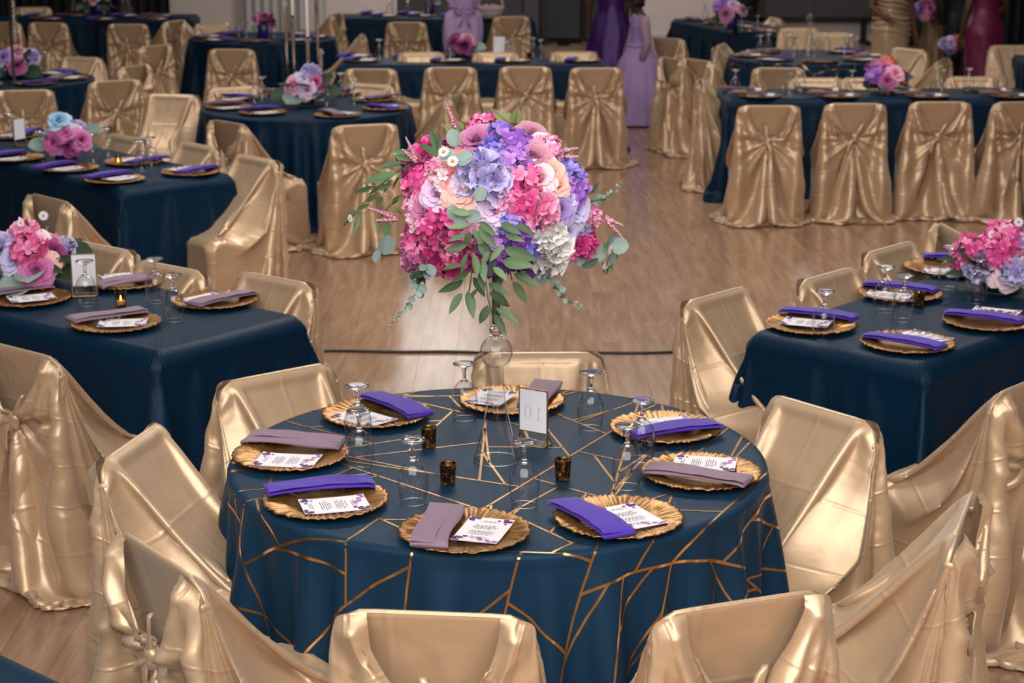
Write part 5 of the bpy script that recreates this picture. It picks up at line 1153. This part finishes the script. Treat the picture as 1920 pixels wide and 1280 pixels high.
# ---------------------------------------------------------------- people at the back of the hall
def skin_mat(name, c): M = Mat(name, srgb(*c), .5, 0, Subsurface_Weight=.05); return M.m
SK1 = skin_mat('brown_skin', (112, 70, 48)); SK2 = skin_mat('deep_brown_skin', (84, 52, 36)); HAIR = Mat('black_hair', srgb(18, 14, 13), .5).m; EYE = Mat('dark_eye', srgb(16, 12, 12), .2).m; LIP = Mat('lip', srgb(120, 60, 58), .5).m
def body(h, skin, parent, hand_l, hand_r, elbow_l, elbow_r, head_tilt=(0, 0), girth=1.):
    """one skinned surface; facing +y, +x to its right; hand/elbow positions as fractions of height"""
    k = h / 1.7; V, E, Rr = [], [], []
    def v(p, r, par=None):
        V.append(Vector(p) * k); Rr.append(r * k * girth if r > .03 else r * k)
        if par is not None: E.append((par, len(V) - 1))
        return len(V) - 1
    pel = v((0, 0, .93), .135); wa = v((0, .005, 1.08), .115, pel); ch = v((0, .0, 1.26), .135, wa); sh = v((0, -.01, 1.38), .10, ch); nk = v((0, -.005, 1.45), .052, sh)
    tx, ty = head_tilt
    h0 = v((tx * .02, .012 + ty * .02, 1.515), .062, nk); h1 = v((tx * .06, .022 + ty * .06, 1.575), .082, h0); h2 = v((tx * .10, .010 + ty * .09, 1.64), .080, h1)
    for s, hd, el in ((1, hand_r, elbow_r), (-1, hand_l, elbow_l)):
        s1 = v((s * .16, -.01, 1.38), .056, sh); e = v((s * el[0], el[1], el[2]), .039, s1); w = v((s * hd[0], hd[1], hd[2]), .026, e)
        d = (Vector(hd) - Vector(el)).normalized(); d.x *= s; pm = v(Vector((s * hd[0], hd[1], hd[2])) + d * .045, .027, w); b = Vector(V[pm]) / k
        sd = d.cross(Vector((1, 0, 0))).normalized()
        for f, (o, L) in enumerate(((-.027, .062), (-.009, .075), (.009, .072), (.026, .055))):
            q = v(b + sd * o + d * .03, .0085, pm); q2 = v(b + sd * o * 1.1 + d * (.03 + L * .55) + Vector((-s * .008, 0, 0)), .0078, q); v(b + sd * o * 1.1 + d * (.03 + L) + Vector((-s * .022, 0, 0)), .006, q2)
        t1 = v(Vector((s * hd[0], hd[1], hd[2])) + d * .03 - sd * .034, .010, w); v(Vector((s * hd[0], hd[1], hd[2])) + d * .07 - sd * .05, .008, t1)
    for s in (1, -1):
        hp = v((s * .095, 0, .86), .098, pel); kn = v((s * .10, .015, .49), .062, hp); an = v((s * .10, -.015, .085), .040, kn); v((s * .11, .13, .035), .034, an)
    me = bpy.data.meshes.new('body'); me.from_pydata(V, E, []); o = link('body', me, parent)
    m = o.modifiers.new('skin', 'SKIN'); m.use_smooth_shade = True
    for i, r in enumerate(Rr): me.skin_vertices[0].data[i].radius = (r, r * (.78 if i in (0, 1, 2, 3) else 1.))
    me.skin_vertices[0].data[0].use_root = True
    sb = o.modifiers.new('sub', 'SUBSURF'); sb.levels = sb.render_levels = 1; me.materials.append(skin)
    # face and hair
    c = V[h1] ; kk = k
    for s in (-1, 1):
        link('eye', mesh('eye', *[MB().add(*capped([(.003, -.009), (.009, -.004), (.009, .004), (.003, .009)], 8)).V, MB().add(*capped([(.003, -.009), (.009, -.004), (.009, .004), (.003, .009)], 8)).F], EYE), o, c + Vector((s * .031, .074, .016)) * kk)
        link('ear', mesh('ear', *capped([(.006, -.03), (.016, -.012), (.018, .01), (.008, .03)], 8), skin), o, c + Vector((s * .082, -.005, .0)) * kk)
    link('nose', mesh('nose', *capped([(.012, -.016), (.013, -.008), (.006, .014), (.003, .02)], 8), skin), o, c + Vector((0, .086, -.008)) * kk)
    link('mouth', mesh('mouth', *tube([(-.022, -.004, 0), (0, .004, 0), (.022, -.004, 0)], .0055, 6), LIP), o, c + Vector((0, .076, -.042)) * kk)
    return o, c
def loft(name, rings, mat, parent, n=48, pleat=0., seed=0, npl=11):
    """rings: (z, rx, ry, cx, cy)"""
    th = np.linspace(0, 2 * pi, n, endpoint=False); zs = np.array([r[0] for r in rings]); zz = np.linspace(zs[0], zs[-1], 22) if zs[0] < zs[-1] else np.linspace(zs[0], zs[-1], 22)[::1]
    o = np.argsort(zs); P = []
    for z in np.linspace(zs.min(), zs.max(), 24):
        rx, ry, cx, cy_ = [np.interp(z, zs[o], np.array([r[i] for r in rings])[o]) for i in (1, 2, 3, 4)]
        f = 1 + pleat * np.sin(th * npl + seed + .6 * np.sin(z * 5)) * np.clip((zs.max() - z) / (np.ptp(zs) + 1e-6), 0, 1) + .02 * np.sin(th * 5 + z * 14 + seed)
        P.append(np.stack([cx + rx * f * np.cos(th), cy_ + ry * f * np.sin(th), np.full(n, z)], 1))
    return link(name, gridmesh(name, np.array(P), mat, True), parent)
def hair(parent, c, k, kind):
    m = MB(); rng = np.random.default_rng(4)
    for i in range(90):
        z = rng.uniform(-.35, 1); a = rng.uniform(0, 6.28); r = math.sqrt(1 - z * z); d = Vector((r * cos(a), r * sin(a), z))
        if d.y > .35 and d.z < .55: continue
        p = Vector((d.x * .085, d.y * .098 - .012, d.z * .10 + .028)) * k; m.add(*capped([(.006, -.022), (.024, -.012), (.026, .006), (.008, .022)], 7), frame(p, d) @ Matrix.Scale(k * (1.75 if kind == 'puffy' else 1), 4))
    link('hair', m.mesh('hair', HAIR), parent, c)
def person(px, Y, h, facing, skin, label, build, hl=(.24, .05, .80), hr=(.24, .05, .80), el=(.25, -.02, 1.10), er=(.25, -.02, 1.10), tilt=(0, 0), hk='long'):
    x = (px - 960) / FPX * (Y * _c + (CAMH - .9) * _s); f = Vector((facing[0], facing[1], 0)).normalized()
    o = thing('person', label, 'person', (x, Y, 0), math.atan2(-f.x, f.y)); b, c = body(h, skin, o, hl, hr, el, er, tilt); hair(b, c, h / 1.7, hk); build(o, h / 1.7, b); return o
def cl(name, c, r=.6, m=0., sp=None):
    M = Mat(name, srgb(*c), r, m)
    if sp: M.bump(M.noise(sp, 2, M.coord('Object')), .004, .8)
    return M.m
TULLE = cl('lavender_tulle', (166, 136, 186), .75); BOD = cl('lavender_bodice', (160, 138, 196), .6); SLV = cl('pale_lilac_sleeve', (170, 134, 154), .7)
PURD = cl('purple_sequin', (66, 26, 100), .35, .3, 90); CHAMP = cl('champagne_satin', (206, 170, 138), .38, .2); SEQ = cl('beige_sequin', (132, 108, 78), .35, .5, 110); BURG = cl('burgundy_satin', (120, 32, 72), .42, .1); SUIT = cl('black_suit', (14, 13, 15), .7)
def sleeve(o, k, pts, r, mat, name='sleeve'): link(name, mesh(name, *tube([Vector(p) * k for p in pts], [q * k for q in r], 12), mat), o)
def girl(o, k, b):
    loft('bodice', [(1.0 * k, .145 * k, .115 * k, 0, 0), (1.12 * k, .13 * k, .10 * k, 0, 0), (1.3 * k, .165 * k, .118 * k, 0, 0), (1.41 * k, .13 * k, .09 * k, 0, 0), (1.44 * k, .07 * k, .06 * k, 0, 0)], BOD, o)
    loft('skirt', [(.02, .34, .34, 0, 0), (.35, .29, .28, 0, 0), (.62, .21, .20, 0, 0), (1.03 * k, .13, .11, 0, 0), (1.06 * k, .115, .09, 0, 0)], TULLE, o, 72, .07, 1, 15)
    link('sash', mesh('sash', *tube([(.125 * cos(a), .10 * sin(a), 1.04 * k) for a in np.linspace(0, 6.3, 26)], .022, 8), BOD), o)
    for s, e, hd in ((1, (.25, .03, 1.10), (.20, .14, .86)), (-1, (.25, -.02, 1.10), (.24, .05, .86))):
        sleeve(o, k, [(s * .13, -.01, 1.40), (s * .19, 0, 1.30), (s * e[0], e[1], e[2]), (s * hd[0], hd[1], hd[2])], (.075, .074, .058, .044), SLV)
person(1200, 18.15, 1.27, (-.93, -.25), SK2, 'young girl in a lavender tulle dress looking down beside the long centre table', girl, (.24, .05, .84), (.19, .16, .84), tilt=(0, 1.1), hk='puffy')
def gown(mat, top, hip, knee, hem, pleat=.05, name='gown', npl=11, seed=0):
    def f(o, k, b):
        loft(name, [(.02, hem, hem * .95, 0, -.02), (.48 * k, knee, knee * .9, 0, -.01), (.90 * k, hip, hip * .8, 0, 0), (1.08 * k, top * .84, top * .68, 0, 0), (1.26 * k, top, top * .78, 0, 0), (1.36 * k, top * .8, top * .6, 0, 0)], mat, o, 60, pleat, seed, npl)
    return f
person(1146, 19.1, 1.68, (.4, 1), SK2, 'woman in a dark purple sequined gown standing behind the lavender girl', gown(PURD, .155, .21, .29, .42, .06))
def champ(o, k, b):
    gown(CHAMP, .16, .205, .185, .20, .02)(o, k, b)
    m = MB()                                              # ruched folds swept across the hips
    for i in range(13):
        z = (.66 + .05 * i) * k; rr = .205 * k - abs(z - .9 * k) * .16
        m.add(*tube([((rr + .002) * cos(a), (rr * .80 + .002) * sin(a), z + .035 * cos(a + .4) + .012 * sin(3 * a + i)) for a in np.linspace(0, 2 * pi, 30)], .011 + .004 * sin(i * 2.1), 6, False))
    m.link('ruched_folds', CHAMP, o)
person(1671, 18.75, 1.72, (.5, -1), SK1, 'woman in a champagne satin dress with ruched hips, at the right back', champ, (.30, .02, .78), (.22, .16, 1.02))
person(1768, 20.3, 1.66, (.1, -1), SK2, 'woman in a beige sequined gown between the champagne and burgundy dresses', gown(SEQ, .155, .20, .25, .36, .05, seed=2), (.16, .2, 1.0), (.16, .2, 1.0))
def burg(o, k, b): gown(BURG, .165, .225, .19, .21, .045, npl=6, seed=1)(o, k, b)
person(1846, 18.6, 1.70, (-.5, 1), SK2, 'woman in a fitted burgundy satin gown at the right back', burg, (.26, .04, .82), (.22, .18, 1.0))
def suit(o, k, b):
    loft('jacket', [(.80 * k, .20 * k, .15 * k, 0, 0), (1.05 * k, .18 * k, .135 * k, 0, 0), (1.28 * k, .21 * k, .145 * k, 0, 0), (1.40 * k, .17 * k, .10 * k, 0, 0), (1.45 * k, .07 * k, .07 * k, 0, 0)], SUIT, o)
    for s in (1, -1):
        sleeve(o, k, [(s * .15, -.01, 1.40), (s * .23, -.015, 1.25), (s * .255, -.02, 1.10), (s * .245, .05, .84)], (.078, .07, .058, .046), SUIT)
        sleeve(o, k, [(s * .09, 0, .95), (s * .10, .0, .70), (s * .10, .015, .49), (s * .10, -.015, .07)], (.12, .105, .085, .07), SUIT, 'trouser_leg')
        link('shoe', mesh('shoe', *box(s * .11 * k - .05, s * .11 * k + .05, -.07, .21, .001, .09, .03), BLACKM), o)
person(1806, 19.6, 1.78, (.2, -1), SK2, 'person in a black suit half hidden by the burgundy dress', suit, (.2, .18, 1.0), (.26, .03, .80))
person(1392, 23.6, 1.76, (.3, -1), SK2, 'person in a black suit behind the angled back table', suit)
def bouquet(px, py, Y, r, cols, label, seed):
    p = onY(px, py, Y); o = thing('bouquet', label, 'flowers', p); m = [(P_, R_, H, K_)[k % 4] for k in range(len(cols))]
    for k, c in enumerate(cols):
        e = 1 - (k + .4) / len(cols) * 1.3; a = k * 2.4 + seed; rr = math.sqrt(max(0, 1 - e * e)); d = Vector((rr * cos(a), -abs(e) * .8 - .1, rr * sin(a))).normalized()
        b = link(m[k], bloom_mesh(m[k], c, k % 2), o); b.matrix_local = frame(d * r * .6, d, k) @ Matrix.Scale(r * .5, 4)
    link('handle', mesh('handle', *tube([(0, .02, 0), (0, .05, -r * 1.0), (0, .06, -r * 1.6)], [.03, .02, .016], 8), STEM), o)
    for k in range(5):
        d = Vector((cos(k * 1.3), -.2, sin(k * 1.3))).normalized(); leaf(o, d * r * .4, d * r * 1.15, Vector((0, -1, .3)), 'd')
bouquet(1738, 22, 19.95, .15, ('rose', 'hot', 'wine', 'mauve', 'lilac', 'rose', 'plum'), 'pink and wine bouquet held by the woman in beige sequins', 1)
bouquet(1783, 84, 19.2, .13, ('lavender', 'plum', 'coral', 'lavender', 'violet', 'lilac'), 'small lavender bouquet with one coral bloom, held low before the black suit', 2)
